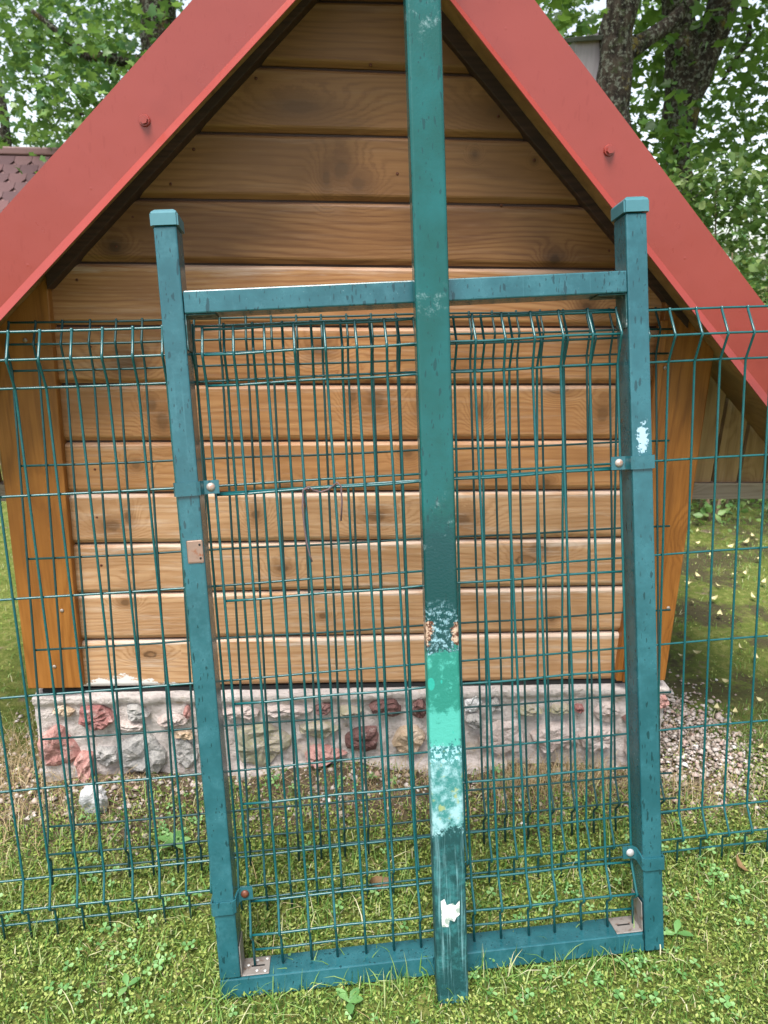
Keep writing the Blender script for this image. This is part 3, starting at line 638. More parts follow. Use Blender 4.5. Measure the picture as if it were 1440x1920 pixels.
def cap_mesh(x0, x1, z0):
    bm = bmesh.new(); e = .004; P = []
    for (d, z) in ((e, z0-.024), (e, z0-.004), (e-.003, z0), (-.004, z0+.004)):
        P.append([bm.verts.new(c) for c in ((x0-d, -.03-d, z), (x1+d, -.03-d, z), (x1+d, .03+d, z), (x0-d, .03+d, z))])
    for a, b in zip(P, P[1:]):
        for k in range(4): bm.faces.new((a[k], a[(k+1) % 4], b[(k+1) % 4], b[k]))
    bm.faces.new(P[0][::-1]); bm.faces.new(P[-1])
    bmesh.ops.recalc_face_normals(bm, faces=bm.faces)
    bmesh.ops.bevel(bm, geom=[e for e in bm.edges if abs(e.verts[0].co.z-e.verts[1].co.z) > .01], offset=.003, segments=2, affect='EDGES')
    return bm_mesh(bm, 'cap')
t = NT('cap_plastic'); M['cap'] = t.set(t.mix(t.noise(t.coord(), 40, 4), (.03, .12, .145), (.055, .17, .2)), .38, 0, .5)
link('cap', cap_mesh(-.066, -.026, Z0+.2005), M['cap'], pl); link('cap', cap_mesh(.782, .822, Z0+.1915), M['cap'], pr)
# mesh infill
def vpath(rows, V1, V2, dv, tail=.03):
    z1, z2 = -V1, -V1-V2; zb = z2-5*rows
    raw = [(0, .004), (0, 0), (0, -.004), (-dv+.004, z1+.006), (-dv, z1), (-dv+.004, z1-.006), (-.003, z2+.005), (0, z2-.004)]
    for k in range(1, 10): raw.append((0, z2+(zb-z2)*k/10))
    raw += [(0, zb+.004), (-.003, zb-.005), (-dv+.004, zb-V2+.006), (-dv, zb-V2), (-dv+.004, zb-V2-.006), (-.001, zb-V2-.022), (0, zb-V2-.027), (0, zb-V2-V1-tail)]
    rz = [0, z1, z2]+[z2-rows*k for k in range(1, 6)]+[zb-V2, zb-V2-V1]; ry = [0, -dv]+[0]*6+[-dv, 0]
    return [(0, y, z) for y, z in raw], list(zip(rz, ry))
def mesh_panel(par, zoff, step, c0, c1, rows, V1, V2, dv, mat, xa_, xb_, vr=.0026, hr=.0024, seed=1):
    rnd = random.Random(seed)
    path, rr = vpath(rows, V1, V2, dv); vm = tube_mesh('wire', path, vr, 8)
    hm = tube_mesh('wire', [(xa_+(xb_-xa_)*k/12, 0, .0012*math.sin(k*1.7+seed)) for k in range(13)], hr, 8)
    for c in range(c0, c1+1):
        o = link('wire', vm, mat, par, (c*step+rnd.uniform(-.0012, .0012), 0, zoff)); o.rotation_euler = (0, rnd.uniform(-.0012, .0012), 0)
    for z, y in rr: link('wire', hm, mat, par, (0, y+.0044, zoff+z))
gm = link('mesh_infill', tube_mesh('edge_wire', [(0, .0095, Z0-.3), (.4, .0095, Z0-.3), (.77, .0095, Z0-.3)], .0024), M['wire'], gate)
mesh_panel(gm, Z0, .055, 0, 14, .2007, .0481, .0534, .0259, M['wire'], -.003, .774, seed=3)
# clamps that hold the mesh to the posts
def clamp(post, side, zc, boltm, lift):
    x0, x1 = (-.066, -.026) if side < 0 else (.822, .782)
    s = 1 if side < 0 else -1; T_ = .0034
    path = [(x0-s*T_, .012), (x0-s*T_, -.028), (x0-s*T_*.3, -.03-T_), (x0+s*.01, -.03-T_*.8), (x1-s*.004, -.03-T_*.8), (x1+s*.0014, -.0295), (x1+s*.0025, -.022), (x1+s*.006, -.0135), (x1+s*.012, -.0105), (x1+s*.034, -.0105)]
    zs = [0]*5+[lift*.1, lift*.4, lift*.8, lift, lift]
    o = link('clamp', ribbon('clamp', path, T_, zc-.0125, zc+.0125, zs), M['post'], gate)
    b = link('bolt', dome_mesh('bolt', .0083, .006), boltm, o, (x1+s*.019, -.0115, zc+lift))
clamp(pl, -1, Z0-.2855, M['bolt'], .0); clamp(pr, 1, Z0-.2905, M['bolt'], .0); clamp(pl, -1, Z0-1.091, M['bolt_rust'], .013); clamp(pr, 1, Z0-1.093, M['bolt_clean'], .017)
# corner brackets
def bracket(x, s, z, zs, mat, rivets=True, tri=False):
    o = link('bracket', box_mesh('bracket', min(x, x+s*.054), max(x, x+s*.054), -.026, .024, min(z, z+zs*.0022), max(z, z+zs*.0022), .0008), mat, gate)
    box('flange', mat, o, min(x, x+s*.0022), max(x, x+s*.0022), -.026, .024, min(z, z+zs*.062), max(z, z+zs*.062), bev=.0008)
    if rivets:
        for (dx, y) in ((.046, -.019), (.048, .016), (.030, -.016), (.029, .014), (.012, .002)):
            r_ = link('rivet', dome_mesh('rivet', .0033, .0016, 10, 2), M['rivet'], o, (x+s*dx, y, z+zs*.0024)); r_.rotation_euler = (-math.pi/2*zs, 0, 0)
    box('slot', M['hole'], o, min(x+s*.018, x+s*.044), max(x+s*.018, x+s*.044), -.004, .0, min(z+zs*.002, z+zs*.0027), max(z+zs*.002, z+zs*.0027))
bracket(-.0255, 1, Z0-1.2385, 1, M['galv']); bracket(.7795, -1, Z0-1.2385, 1, M['galv'], False)
bracket(-.0255, 1, Z0+.0235, -1, M['galv_dark'], False); bracket(.7815, -1, Z0+.0235, -1, M['galv_dark'], False)
pp = box('bare_plate', M['bare'], gate, -.0565, -.0275, -.0315, -.0295, Z0-.421, Z0-.379, bev=.002); tag(pp, 'bare rusty metal patch with two screw holes')
for dz in (-.388, -.413): link('screw_hole', dome_mesh('screw_hole', .0022, .0003, 10, 2), M['hole'], pp, (-.033, -.0318, Z0+dz))
# dried splash flecks of white on the left post
# ---- fence panels
def panel(name, label, ang, T, k, step, c0, c1, rows, V1, V2, dv, mat, xa_, xb_, seed):
    Rm = rot3(*[R(a) for a in ang]); T = Vector(T)*k+Vector((0, 0, HC)); H = (5*rows+2*V1+2*V2+.03)*1.0
    e = tag(empty(name, mat=frame(Rm, T, -H)), label, 'fence panel')
    mesh_panel(e, H, step, c0, c1, rows, V1, V2, dv, mat, xa_, xb_, seed=seed); return e
panel('fence_panel', 'wide green wire fence panel standing between the gate and a narrower panel', (-7.002, -2.2595, 3.3266), (-.54797, 1.33821, -.10795), 1.1, .055, -8, 36, .2012, .0509, .0513, .0279, M['wire'], -8*.055-.003, 36*.055+.003, 5)
kb = 1.082
panel('fence_panel', 'narrower dark green wire fence panel resting right against the shed wall', (-12.758, -1.6228, 3.0673), (-.63525, 1.55824, -.10773), kb, .05*kb, 0, 26, .1841*kb, .0448*kb, .0475*kb, .0225*kb, M['wire_b'], -.003, 26*.05*kb+.033, 8)
# ---- tall pole in front of the gate
pb = Vector((.3805, -.0530, -1.312)); tilt = Matrix.Rotation(R(1.34), 3, 'Y')
RP = RG @ tilt
pole_m = box_mesh('metal_pole', -.0305, .0305, -.02, .02, 0, 2.12, bev=.006, seg=4)
pole = link('metal_pole', pole_m, M['pole']); pole.matrix_world = Matrix.Translation(TG+RG @ pb) @ RP.to_4x4()
tag(pole, 'tall square green pole with peeled turquoise and rusty band leaning over the gate', 'pole')
bm = bmesh.new(); pts = []
for a, b in [(-.019, .215), (-.012, .219), (-.008, .206), (.004, .209), (.009, .204), (.014, .21), (.017, .213), (.0165, .185), (.010, .18), (.006, .172), (-.003, .176), (-.006, .162), (-.018, .163)]: pts.append((a, b))
st = link('sticker', prism('sticker', pts, -.0206, -.0203), M['sticker'], pole); tag(st, 'torn white sticker remnant')
# ---- twine tied on the gate mesh
def gl(x, y, z): return TG+RG @ Vector((x, y, z))
tw = tag(link('twine', tube_mesh('twine', [gl(*q) for q in [(.175, -.006, -.345), (.166, -.007, -.38), (.162, -.007, -.335), (.1595, -.007, -.31), (.161, -.009, -.302), (.168, -.010, -.2995), (.172, -.006, -.304), (.166, -.003, -.306), (.163, -.009, -.300), (.171, -.01, -.297), (.178, -.003, -.304), (.192, .0, -.309), (.206, .003, -.306), (.219, -.005, -.297), (.224, -.008, -.292), (.231, -.008, -.300), (.231, -.006, -.33), (.227, -.005, -.365)]][2:], .0017, 7), M['twine']), 'thin frayed brown twine knotted on a wire of the gate mesh', 'twine')
tail = link('loose_end', tube_mesh('twine', [gl(*q) for q in [(.1605, -.007, -.303), (.157, -.0075, -.335), (.158, -.0075, -.37), (.160, -.0075, -.40), (.164, -.008, -.425), (.168, -.0085, -.438)]], .0016, 7), M['twine'], tw)
# ================================================================== LAWN DETAIL
def vnoise(x, y, s, seed): return np.array([fbm(a, b, s, seed) for a, b in zip(x, y)])
gzv = np.vectorize(gz)
_g = np.linspace(0, 1, 260)
def ngrid(s, seed, x0=-3, x1=3.6, y0=.2, y1=6):
    A = np.array([[fbm(x0+(x1-x0)*i/259, y0+(y1-y0)*j/259, s, seed) for i in range(260)] for j in range(260)])
    def f(x, y):
        i = np.clip((x-x0)/(x1-x0)*259, 0, 258.99); j = np.clip((y-y0)/(y1-y0)*259, 0, 258.99); a, b = i.astype(int), j.astype(int); u, v = i-a, j-b
        return A[b, a]*(1-u)*(1-v)+A[b, a+1]*u*(1-v)+A[b+1, a]*(1-u)*v+A[b+1, a+1]*u*v
    return f
N1, N2 = ngrid(2.6, 1.3), ngrid(7, 4.1)
def groundz(x, y): return gzv(x, y)-.004
def in_shed(x, y): return (x > PX0-.0) & (x < PX1+.0) & (y > 1.775) & (y < YB)
QB = gnd(-10, 1440)
def bare(x, y):
    """0 lush .. 1 bare soil near the plinth"""
    d = np.maximum(np.maximum(PX0-x, x-PX1), np.maximum(1.78-y, y-YB)); d = np.maximum(d, 0)
    lft = 1.25-np.hypot((x-QB.x)/.30, (y-QB.y)/.42)
    return np.clip(np.maximum(1.2-d/.27+.55*N1(x, y), lft+.4*N2(x, y)), 0, 1)
def scatter(n, x0, x1, y0, y1, keep):
    x = rng.uniform(x0, x1, n); y = rng.uniform(y0, y1, n); m = ~in_shed(x, y); x, y = x[m], y[m]
    m = rng.random(len(x)) < keep(x, y); return x[m], y[m]
def blades(x, y, h, wd, bend, name, mat, label, cat, flat=0.):
    n = len(x); z = groundz(x, y); a = rng.uniform(0, 2*np.pi, n); lean = rng.normal(0, bend, n)+flat; h = h*rng.uniform(.5, 1.35, n); wv = wd*rng.uniform(.6, 1.3, n)
    dx, dy = np.cos(a), np.sin(a); b = a+np.pi/2+rng.normal(0, .4, n); bx, by = np.cos(b)*wv/2, np.sin(b)*wv/2
    V = np.zeros((n, 7, 3)); 
    for k, (f, wf) in enumerate(((0, 1), (.4, .9), (.75, .6))):
        ang = lean*f*1.2; r = h*f*np.sin(ang); zz = h*f*np.cos(ang)
        for s in (0, 1):
            sg = 1 if s else -1
            V[:, k*2+s, 0] = x+dx*r+sg*bx*wf; V[:, k*2+s, 1] = y+dy*r+sg*by*wf; V[:, k*2+s, 2] = z+np.maximum(zz, .002)
    ang = lean*1.25; V[:, 6, 0] = x+dx*h*np.sin(ang); V[:, 6, 1] = y+dy*h*np.sin(ang); V[:, 6, 2] = z+np.maximum(h*np.cos(ang), .003)
    i = np.arange(n)[:, None]*7; T = np.array([[0, 1, 3], [0, 3, 2], [2, 3, 5], [2, 5, 4], [4, 5, 6]])
    F = (i[:, :, None]+T[None]).reshape(-1, 3)
    return tag(link(name, np_mesh(name, V.reshape(-1, 3), F, True), mat), label, cat, kind='stuff')
def lush(x, y): return np.clip(1.1-bare(x, y), .03, 1)*np.clip(.75+.6*N2(x, y), .2, 1)
x, y = scatter(52000, -1.15, 1.5, .85, 2.1, lush)
x2, y2 = scatter(95000, -3, 3.6, .2, 5.8, lambda x, y: lush(x, y)*np.clip(1.2-.12*np.abs(y-1.5), .3, 1)*np.where((x > 1) & (y > 2) & (N1(x, y) > .12), .15, 1))
blades(np.r_[x, x2], np.r_[y, y2], .024, .0025, .55, 'grass', M['grass'], 'short patchy lawn grass in front of and around the shed', 'grass', .35)
x, y = scatter(5200, -1.2, 1.6, .85, 1.75, lambda x, y: lush(x, y)*np.clip(.5+1.2*N1(x+9, y), .05, 1))
ex = rng.uniform(-.25, .68, 380); ey = 1.135+.035*(ex+.23)/.86+rng.normal(0, .014, 380); x, y = np.r_[x, ex], np.r_[y, ey]
blades(x, y, .062, .0024, .6, 'long_grass', M['grass'], 'longer bent grass blades scattered through the lawn', 'grass', .7)
# moss and tiny lawn weeds: small tilted leaflets
x, y = scatter(150000, -1.15, 1.5, .85, 1.85, lambda x, y: np.clip(1.12-bare(x, y)*.95, .05, 1)*np.clip(.85-.5*N2(x, y), .15, 1))
x2, y2 = scatter(60000, -3, 3.6, .2, 4.5, lambda x, y: np.clip(1.1-bare(x, y), .05, 1)*.8)
x = np.r_[x, x2]; y = np.r_[y, y2]; n = len(x); z = groundz(x, y)+.012*N1(x*1.0, y)*0+rng.uniform(.0, .016, n)+.008*np.clip(N2(x, y)+.3, 0, 1)
s = rng.uniform(.0022, .0052, n); a = rng.uniform(0, 2*np.pi, n); ti = rng.normal(.2, .5, n)
u = np.stack([np.cos(a)*np.cos(ti), np.sin(a)*np.cos(ti), np.sin(ti)], 1); v = np.stack([-np.sin(a), np.cos(a), rng.normal(0, .3, n)], 1)
c = np.stack([x, y, z], 1); S = s[:, None]
V = np.stack([c-u*S, c+v*S*.55, c+u*S*1.1, c-v*S*.55], 1).reshape(-1, 3); F = np.arange(n*4).reshape(-1, 4)
tag(link('moss', np_mesh('moss', V, F), M['moss']), 'yellow green moss and tiny weeds carpeting the lawn', 'moss', kind='stuff')
# dry straw by the plinth and over the lawn
x, y = scatter(13000, -1.3, 1.5, .95, 2.0, lambda x, y: np.clip(bare(x, y)*.9+.12, 0, 1)*np.clip(.55+.9*N1(x+5, y), .1, 1))
blades(x, y, .05, .0013, .5, 'dry_straw', M['straw'], 'dry straw and dead grass lying along the stone plinth', 'straw', 1.25)
# two bushy tufts of dead grass at the foot of the plinth
tx, ty = [], []
for (px, py, n, s) in ((1020, 1468, 420, .10), (1110, 1462, 260, .07), (40, 1420, 500, .12), (30, 1530, 420, .12), (980, 1480, 160, .06), (760, 1470, 120, .08), (1290, 1490, 160, .07)):
    q = gnd(px, py); tx.append(rng.normal(q.x, s, n)); ty.append(np.minimum(rng.normal(min(q.y, 1.74), s*.35, n), 1.775) if q.x > PX0 else rng.normal(q.y, s*.7, n))
blades(np.concatenate(tx), np.concatenate(ty), .075, .0014, .6, 'dead_grass', M['straw'], 'tufts of dead straw coloured grass at the foot of the plinth', 'dead grass', .65)
# gravel
x, y = scatter(16000, -1.0, 1.45, 1.35, 2.4, lambda x, y: np.clip(bare(x, y)*1.25-.35+.3*N2(x+3, y), 0, 1))
q1 = gnd(1290, 1395); n2 = 2600; gx, gy = rng.normal(q1.x, .11, n2), rng.normal(q1.y, .17, n2); m = ~in_shed(gx, gy); x, y = np.r_[x, gx[m]], np.r_[y, gy[m]]
n = len(x); s = rng.gamma(2.2, .0019, n)+.0015; s = np.minimum(s, .016)
ico = [(0, 0, 1), (1, 0, 0), (0, 1, 0), (-1, 0, 0), (0, -1, 0), (0, 0, -1)]; T = np.array([[0, 1, 2], [0, 2, 3], [0, 3, 4], [0, 4, 1], [5, 2, 1], [5, 3, 2], [5, 4, 3], [5, 1, 4]])
B_ = np.array(ico)[None]*rng.uniform(.6, 1.25, (n, 6, 1)); B_[:, :, 2] *= .6
a = rng.uniform(0, 6.28, n); ca, sa = np.cos(a)[:, None], np.sin(a)[:, None]; X, Y_ = B_[:, :, 0]*ca-B_[:, :, 1]*sa, B_[:, :, 0]*sa+B_[:, :, 1]*ca
hump = .03*np.exp(-(((x-q1.x)/.16)**2+((y-q1.y)/.25)**2))
V = np.stack([x[:, None]+X*s[:, None], y[:, None]+Y_*s[:, None], (groundz(x, y)+hump*rng.uniform(.1, 1, n)+s*.3)[:, None]+B_[:, :, 2]*s[:, None]], 2).reshape(-1, 3)
F = (np.arange(n)[:, None, None]*6+T[None]).reshape(-1, 3)
tag(link('gravel', np_mesh('gravel', V, F), M['gravel']), 'loose gravel and grit scattered along the plinth', 'gravel', kind='stuff')
# clover: three rounded leaflets on a stalk
def clover_mesh(pos, size, up):
    V = []; F = []
    for (x, y), s, h in zip(pos, size, up):
        z = float(gz(x, y)); a0 = random.uniform(0, 6.3); tl = Vector((random.uniform(-.35, .35), random.uniform(-.45, .15), 1)).normalized()
        e1 = tl.orthogonal().normalized(); e2 = tl.cross(e1); c = Vector((x, y, z+h))
        for k in range(3):
            a = a0+k*2.094; d = e1*math.cos(a)+e2*math.sin(a); pdir = tl.cross(d); b = len(V)
            for (u, v, q) in ((0, 0, 0), (.45, -.32, .1), (.85, -.42, .12), (1.08, -.2, .08), (1.0, 0, .0), (1.08, .2, .08), (.85, .42, .12), (.45, .32, .1)):
                V.append(c+d*u*s+pdir*v*s+tl*q*s)
            F += [(b, b+1, b+2), (b, b+2, b+3), (b, b+3, b+4), (b, b+4, b+5), (b, b+5, b+6), (b, b+6, b+7)]
    return np_mesh('clover', [tuple(v) for v in V], F)
cp = []
for (px, py) in [(890, 1810), (945, 1790), (860, 1700), (1000, 1745), (1230, 1780), (1290, 1700), (1180, 1790), (1190, 1830), (1120, 1850), (1060, 1860), (1380, 1700), (1400, 1745), (1330, 1640), (1280, 1590), (1350, 1660), (1400, 1590), (1270, 1830), (1345, 1870), (210, 1770), (150, 1800), (230, 1800), (300, 1830), (130, 1870), (345, 1700), (280, 1900), (185, 1540), (320, 1540), (345, 1520), (300, 1575), (360, 1545), (500, 1470), (520, 1490), (700, 1470), (930, 1460), (640, 1480), (180, 1660), (335, 1690), (1010, 1715), (1060, 1690), (990, 1880), (1200, 1880)]:
    q = gnd(px, py); cp.append((q.x, q.y))
base = list(cp)
for (x0, y0) in base:
    for _ in range(4): cp.append((x0+random.gauss(0, .03), y0+random.gauss(0, .03)))
for _ in range(170): cp.append((random.uniform(-1.1, 1.5), random.uniform(.95, 1.5)))
cp = [p for p in cp if not (PX0 < p[0] < PX1 and p[1] > 1.76)]
cm = clover_mesh(cp, [random.uniform(.005, .0115) for _ in cp], [random.uniform(.014, .03) for _ in cp])
tag(link('clover', cm, M['clover']), 'bright green clover leaves dotted through the lawn', 'clover', kind='stuff')
# broad-leaved weeds in front of the bottom rail: individual plants
def leaf_blade(bm, base_, d, up, ln, wd, droop=.4):
    side = d.cross(up).normalized(); rows = []
    for k, (f, wv) in enumerate(((0, .12), (.2, .5), (.45, 1), (.7, .85), (.9, .4), (1, .04))):
        c = base_+d*ln*f+up*(ln*.5*f-ln*droop*f*f); rows.append([bm.verts.new(c-side*wd*wv/2+up*.12*wd*wv), bm.verts.new(c), bm.verts.new(c+side*wd*wv/2+up*.12*wd*wv)])
    for a, b in zip(rows, rows[1:]):
        for k in (0, 1): bm.faces.new((a[k], a[k+1], b[k+1], b[k]))
wl_ = ['leafy green weed growing in front of the bottom rail beside the pole foot', 'small broad leaf weed in the lawn by the right gate post foot', 'small broad leaf weed in the lawn left of the gate', 'low green weed growing from the soil by the left gate post and plinth']
for k, (px, py, nl, ln) in enumerate([(655, 1890, 4, .034), (1265, 1760, 3, .03), (240, 1860, 3, .026), (330, 1590, 6, .04)]):
    q = gnd(px, py); bm = bmesh.new()
    for j in range(nl):
        a = j*2.4+k; leaf_blade(bm, Vector((0, 0, .002)), Vector((math.cos(a), math.sin(a), 0)), Vector((0, 0, 1)), ln*random.uniform(.8, 1.2), ln*.5, .25)
    tag(link('weed', bm_mesh(bm, 'weed', True), M['clover'], None, (q.x, q.y, gz(q.x, q.y)+.012)), wl_[k], 'weed', 'weeds in the lawn')
# fallen leaves
def fallen(name, mat, ln, wd, curl):
    bm = bmesh.new(); rows = []
    for f, wv in ((0, .05), (.2, .6), (.5, 1), (.8, .6), (1, .05)):
        rows.append([bm.verts.new((ln*(f-.5), s*wd*wv/2, curl*(abs(f-.5)*2)**2*ln*.4+abs(s)*curl*wd*.25+.002)) for s in (-1, 0, 1)])
    for a, b in zip(rows, rows[1:]):
        for k in (0, 1): bm.faces.new((a[k], a[k+1], b[k+1], b[k]))
    me = bm_mesh(bm, name, True); me.materials.append(mat); return me
fm = fallen('fallen_leaf', M['yleaf'], .036, .022, .8)
for (px, py) in [(1308, 1000), (1330, 1005), (1305, 1025), (1332, 1045), (1306, 1085), (1393, 1083), (1377, 1085), (1345, 1105), (1358, 1075), (1337, 1130), (1348, 1160), (1273, 1236), (1308, 1232), (1342, 1340), (1377, 1344), (1360, 1285), (1333, 1286), (1420, 1018), (1410, 1010), (1400, 1022), (1420, 1055), (1388, 1053), (1410, 1127), (1386, 1224), (1296, 1137), (1425, 1412), (1355, 1450), (1395, 1005), (1375, 1020), (1365, 1048), (1415, 1240), (1290, 1100), (1430, 1100), (1372, 1030), (1422, 1320)]:
    q = gnd(px, py); o = link('fallen_leaf', fm, None, None, (q.x, q.y, gz(q.x, q.y)+.014)); o.rotation_euler = (random.gauss(0, .4), random.gauss(0, .4), random.uniform(0, 6.3)); s_ = random.uniform(.45, 1.15); o.scale = (s_, s_, s_)
    tag(o, 'pale yellow fallen leaf on the mossy ground beside the shed', 'leaf', 'fallen yellow leaves')
q = gnd(705, 1668); o = link('dead_leaf', fallen('dead_leaf', M['bleaf'], .06, .035, .8), None, None, (q.x, q.y, gz(q.x, q.y)+.012)); o.rotation_euler = (.5, .3, .4); tag(o, 'curled dark brown dead leaf on the moss behind the gate mesh', 'leaf')
q = gnd(1385, 1635); o = link('dead_leaf', fallen('dead_leaf', M['bleaf'], .045, .02, .6), None, None, (q.x, q.y, gz(q.x, q.y)+.014)); o.rotation_euler = (.3, -.3, 1.9); tag(o, 'narrow tan dead leaf on grass right of the gate', 'leaf')

# ================================================================== BACKGROUND
def trunk_bm(bm, path, rad, n=20, amp=.1):
    rings = tube_bm(bm, path, rad, n)
    for ring, r in zip(rings, rad):
        for v in ring: v.co += Vector((noise.noise(v.co*9), noise.noise(v.co*9+Vector((5, 5, 5))), 0))*r*amp*2
def smooth_path(pts, k=8):
    pts = [Vector(p) for p in pts]; out = []
    for i in range(len(pts)-1):
        p0, p1, p2, p3 = pts[max(i-1, 0)], pts[i], pts[i+1], pts[min(i+2, len(pts)-1)]
        for j in range(k):
            t_ = j/k; out.append(.5*((2*p1)+(p2-p0)*t_+(2*p0-5*p1+4*p2-p3)*t_*t_+(3*p1-p0-3*p2+p3)*t_**3))
    return out+[pts[-1]]
def lin(vals, k=8):
    o = []
    for a, b in zip(vals, vals[1:]): o += [a+(b-a)*j/k for j in range(k)]
    return o+[vals[-1]]
MAPLE = np.array([(0, 0), (.32, -.08), (.55, .12), (.36, .28), (.62, .55), (.28, .55), (0, 1.0), (-.28, .55), (-.62, .55), (-.36, .28), (-.55, .12), (-.32, -.08)])
OVAL = np.array([(0, 0), (.26, .2), (.34, .45), (.2, .75), (0, 1.05), (-.2, .75), (-.34, .45), (-.26, .2)])
def leaves(name, C, size, tmpl, mat, par, droop=.5):
    n = len(C); k = len(tmpl); C = np.asarray(C)
    nrm = rng.normal(0, .55, (n, 3)); nrm[:, 2] += .75; nrm /= np.linalg.norm(nrm, axis=1)[:, None]
    a = rng.normal(0, 1, (n, 3)); a[:, 2] -= droop; u = a-nrm*(a*nrm).sum(1)[:, None]; u /= np.linalg.norm(u, axis=1)[:, None]; v = np.cross(nrm, u)
    s = size*rng.uniform(.35, 1.25, n)
    V = C[:, None]+(v[:, None]*tmpl[None, :, :1]+u[:, None]*(tmpl[None, :, 1:]-.4))*s[:, None, None]
    V += nrm[:, None]*(np.abs(tmpl[None, :, :1])*.25-.12*(tmpl[None, :, 1:]-.4)**2)*s[:, None, None]
    V = np.concatenate([V, (C+u*.0)[:, None]], 1)
    i = np.arange(n)[:, None]*(k+1); T = np.array([[k, j, (j+1) % k] for j in range(k)])
    F = (i[:, :, None]+T[None]).reshape(-1, 3)
    o = link(name, np_mesh(name, V.reshape(-1, 3), F, False), mat, par); return o
def cluster(centers, per, sig, flat=.6):
    c = np.repeat(np.asarray(centers), per, 0); return c+rng.normal(0, 1, c.shape)*np.array([sig, sig, sig*flat])
def ell(n, c, r, lo_=.35):
    d = rng.normal(0, 1, (n, 3)); d /= np.linalg.norm(d, axis=1)[:, None]; rr = rng.uniform(lo_, 1, n)**.5
    return np.asarray(c)+d*rr[:, None]*np.asarray(r)
def tree(name, label, base_, paths, crown_pts, lsize, tmpl, mat, group='trees behind the shed'):
    e = tag(empty(name, base_), label, 'tree', group); inv = Matrix.Translation(-Vector(base_))
    bm = bmesh.new(); pts, rad = paths[0]; trunk_bm(bm, smooth_path(pts), lin(rad)); o = link('trunk', bm_mesh(bm, 'trunk', True), M['bark'], e); o.matrix_parent_inverse = inv
    for pts, rad in paths[1:]:
        bm = bmesh.new(); trunk_bm(bm, smooth_path(pts), lin(rad), 12); b = link('branch', bm_mesh(bm, 'branch', True), M['bark'], e); b.matrix_parent_inverse = inv
    c = leaves('crown', crown_pts, lsize, tmpl, mat, e); c.matrix_parent_inverse = inv
    return e
def G(px, py, Y): return fac(px, py, Y)
# right, tree with the nest box: lichened trunk
Y1 = 4.4; p0 = G(1165, 700, Y1); b1 = Vector((p0.x-.02, Y1, 0))
crown1 = np.concatenate([cluster([tuple(G(px, py, Y1+dy)) for px, py, dy in [(1050, 20, .3), (1010, -60, -.2), (1230, 160, .6), (1210, 240, .3), (1240, 60, .9), (1225, 10, .5), (1090, -40, .6), (1195, 290, .4), (1240, 270, .2), (1060, 60, .8), (1220, 110, .7), (1030, 0, 1.2), (1070, 90, 1.3), (1210, 200, 1.5)]], 80, .17), cluster(ell(70, (b1.x-.2, Y1+.3, 4.2), (1.9, 1.6, 1.4)), 34, .22)])
tree('tree', 'lichen covered tree with a nest box on its trunk behind the red roof', b1, [([b1-Vector((0, 0, .1)), G(1160, 400, Y1), G(1150, 200, Y1), G(1158, 60, Y1), G(1172, -80, Y1), G(1150, -420, Y1)], [.12, .095, .083, .083, .088, .05]),
     ([G(1172, 95, Y1), G(1215, 72, Y1+.05), G(1265, 35, Y1+.1), G(1310, -15, Y1+.2), G(1400, -120, Y1+.4)], [.06, .04, .036, .036, .02])], crown1, .068, MAPLE, M['maple_r'])
Y2 = 4.9; b2 = Vector((G(1400, 960, Y2).x, Y2, 0))
crown2 = np.concatenate([cluster([tuple(G(px, py, Y2+dy)) for px, py, dy in [(1400, 60, .4), (1440, 20, .2), (1430, 120, .6), (1390, 170, .8), (1340, 240, .5), (1320, 180, .9), (1400, 290, .5), (1440, 220, .9), (1350, 300, .4), (1310, 260, .7), (1420, 300, 1.0), (1440, 160, .2), (1240, 230, -.3), (1230, 280, -.3), (1335, 130, 1.2), (1470, 80, .6), (1390, 230, 1.3), (1370, 40, -.3), (1410, 90, 1.4), (1360, 200, 1.4), (1430, 250, 1.5), (1320, 300, 1.2), (1250, 180, 1.4)]], 48, .18), cluster(ell(110, (b2.x+.6, Y2+.6, 3.9), (2.2, 1.6, 1.5)), 40, .24), cluster(ell(150, (b2.x-.1, Y2-1.5, 4.1), (1.9, 1.6, .8)), 46, .25)])  # last cluster: unseen overhead foliage, added to shade the ground at right
tree('tree', 'dark leaning tree with forked lichen covered trunk beside the leafy bush', b2, [([b2-Vector((0, 0, .1)), G(1370, 700, Y2), G(1300, 420, Y2), G(1268, 300, Y2), G(1275, 230, Y2), G(1282, 150, Y2), G(1275, 60, Y2), G(1262, -60, Y2), G(1230, -400, Y2)], [.15, .1, .075, .07, .095, .105, .09, .075, .05]),
     ([G(1290, 190, Y2), G(1318, 110, Y2), G(1345, 40, Y2), G(1380, -60, Y2), G(1450, -300, Y2)], [.075, .09, .09, .085, .05]),
     ([G(1262, -60, Y2), Vector((b2.x-.35, Y2-.6, 3.5)), Vector((b2.x-.2, Y2-1.5, 4.0)), Vector((b2.x+.1, Y2-2.6, 4.2))], [.07, .055, .04, .015]), ([Vector((b2.x-.3, Y2-.9, 3.68)), Vector((b2.x-1.0, Y2-1.6, 4.0)), Vector((b2.x-1.5, Y2-2.0, 4.1))], [.035, .025, .01]), ([Vector((b2.x-.2, Y2-1.4, 3.95)), Vector((b2.x+.8, Y2-1.8, 4.1)), Vector((b2.x+1.4, Y2-2.0, 4.1))], [.035, .025, .01]),
     ([G(1385, -20, Y2+.2), G(1405, 60, Y2+.3), G(1380, 110, Y2+.3), G(1355, 150, Y2+.35)], [.02, .016, .014, .01])], crown2, .068, MAPLE, M['maple_r'])
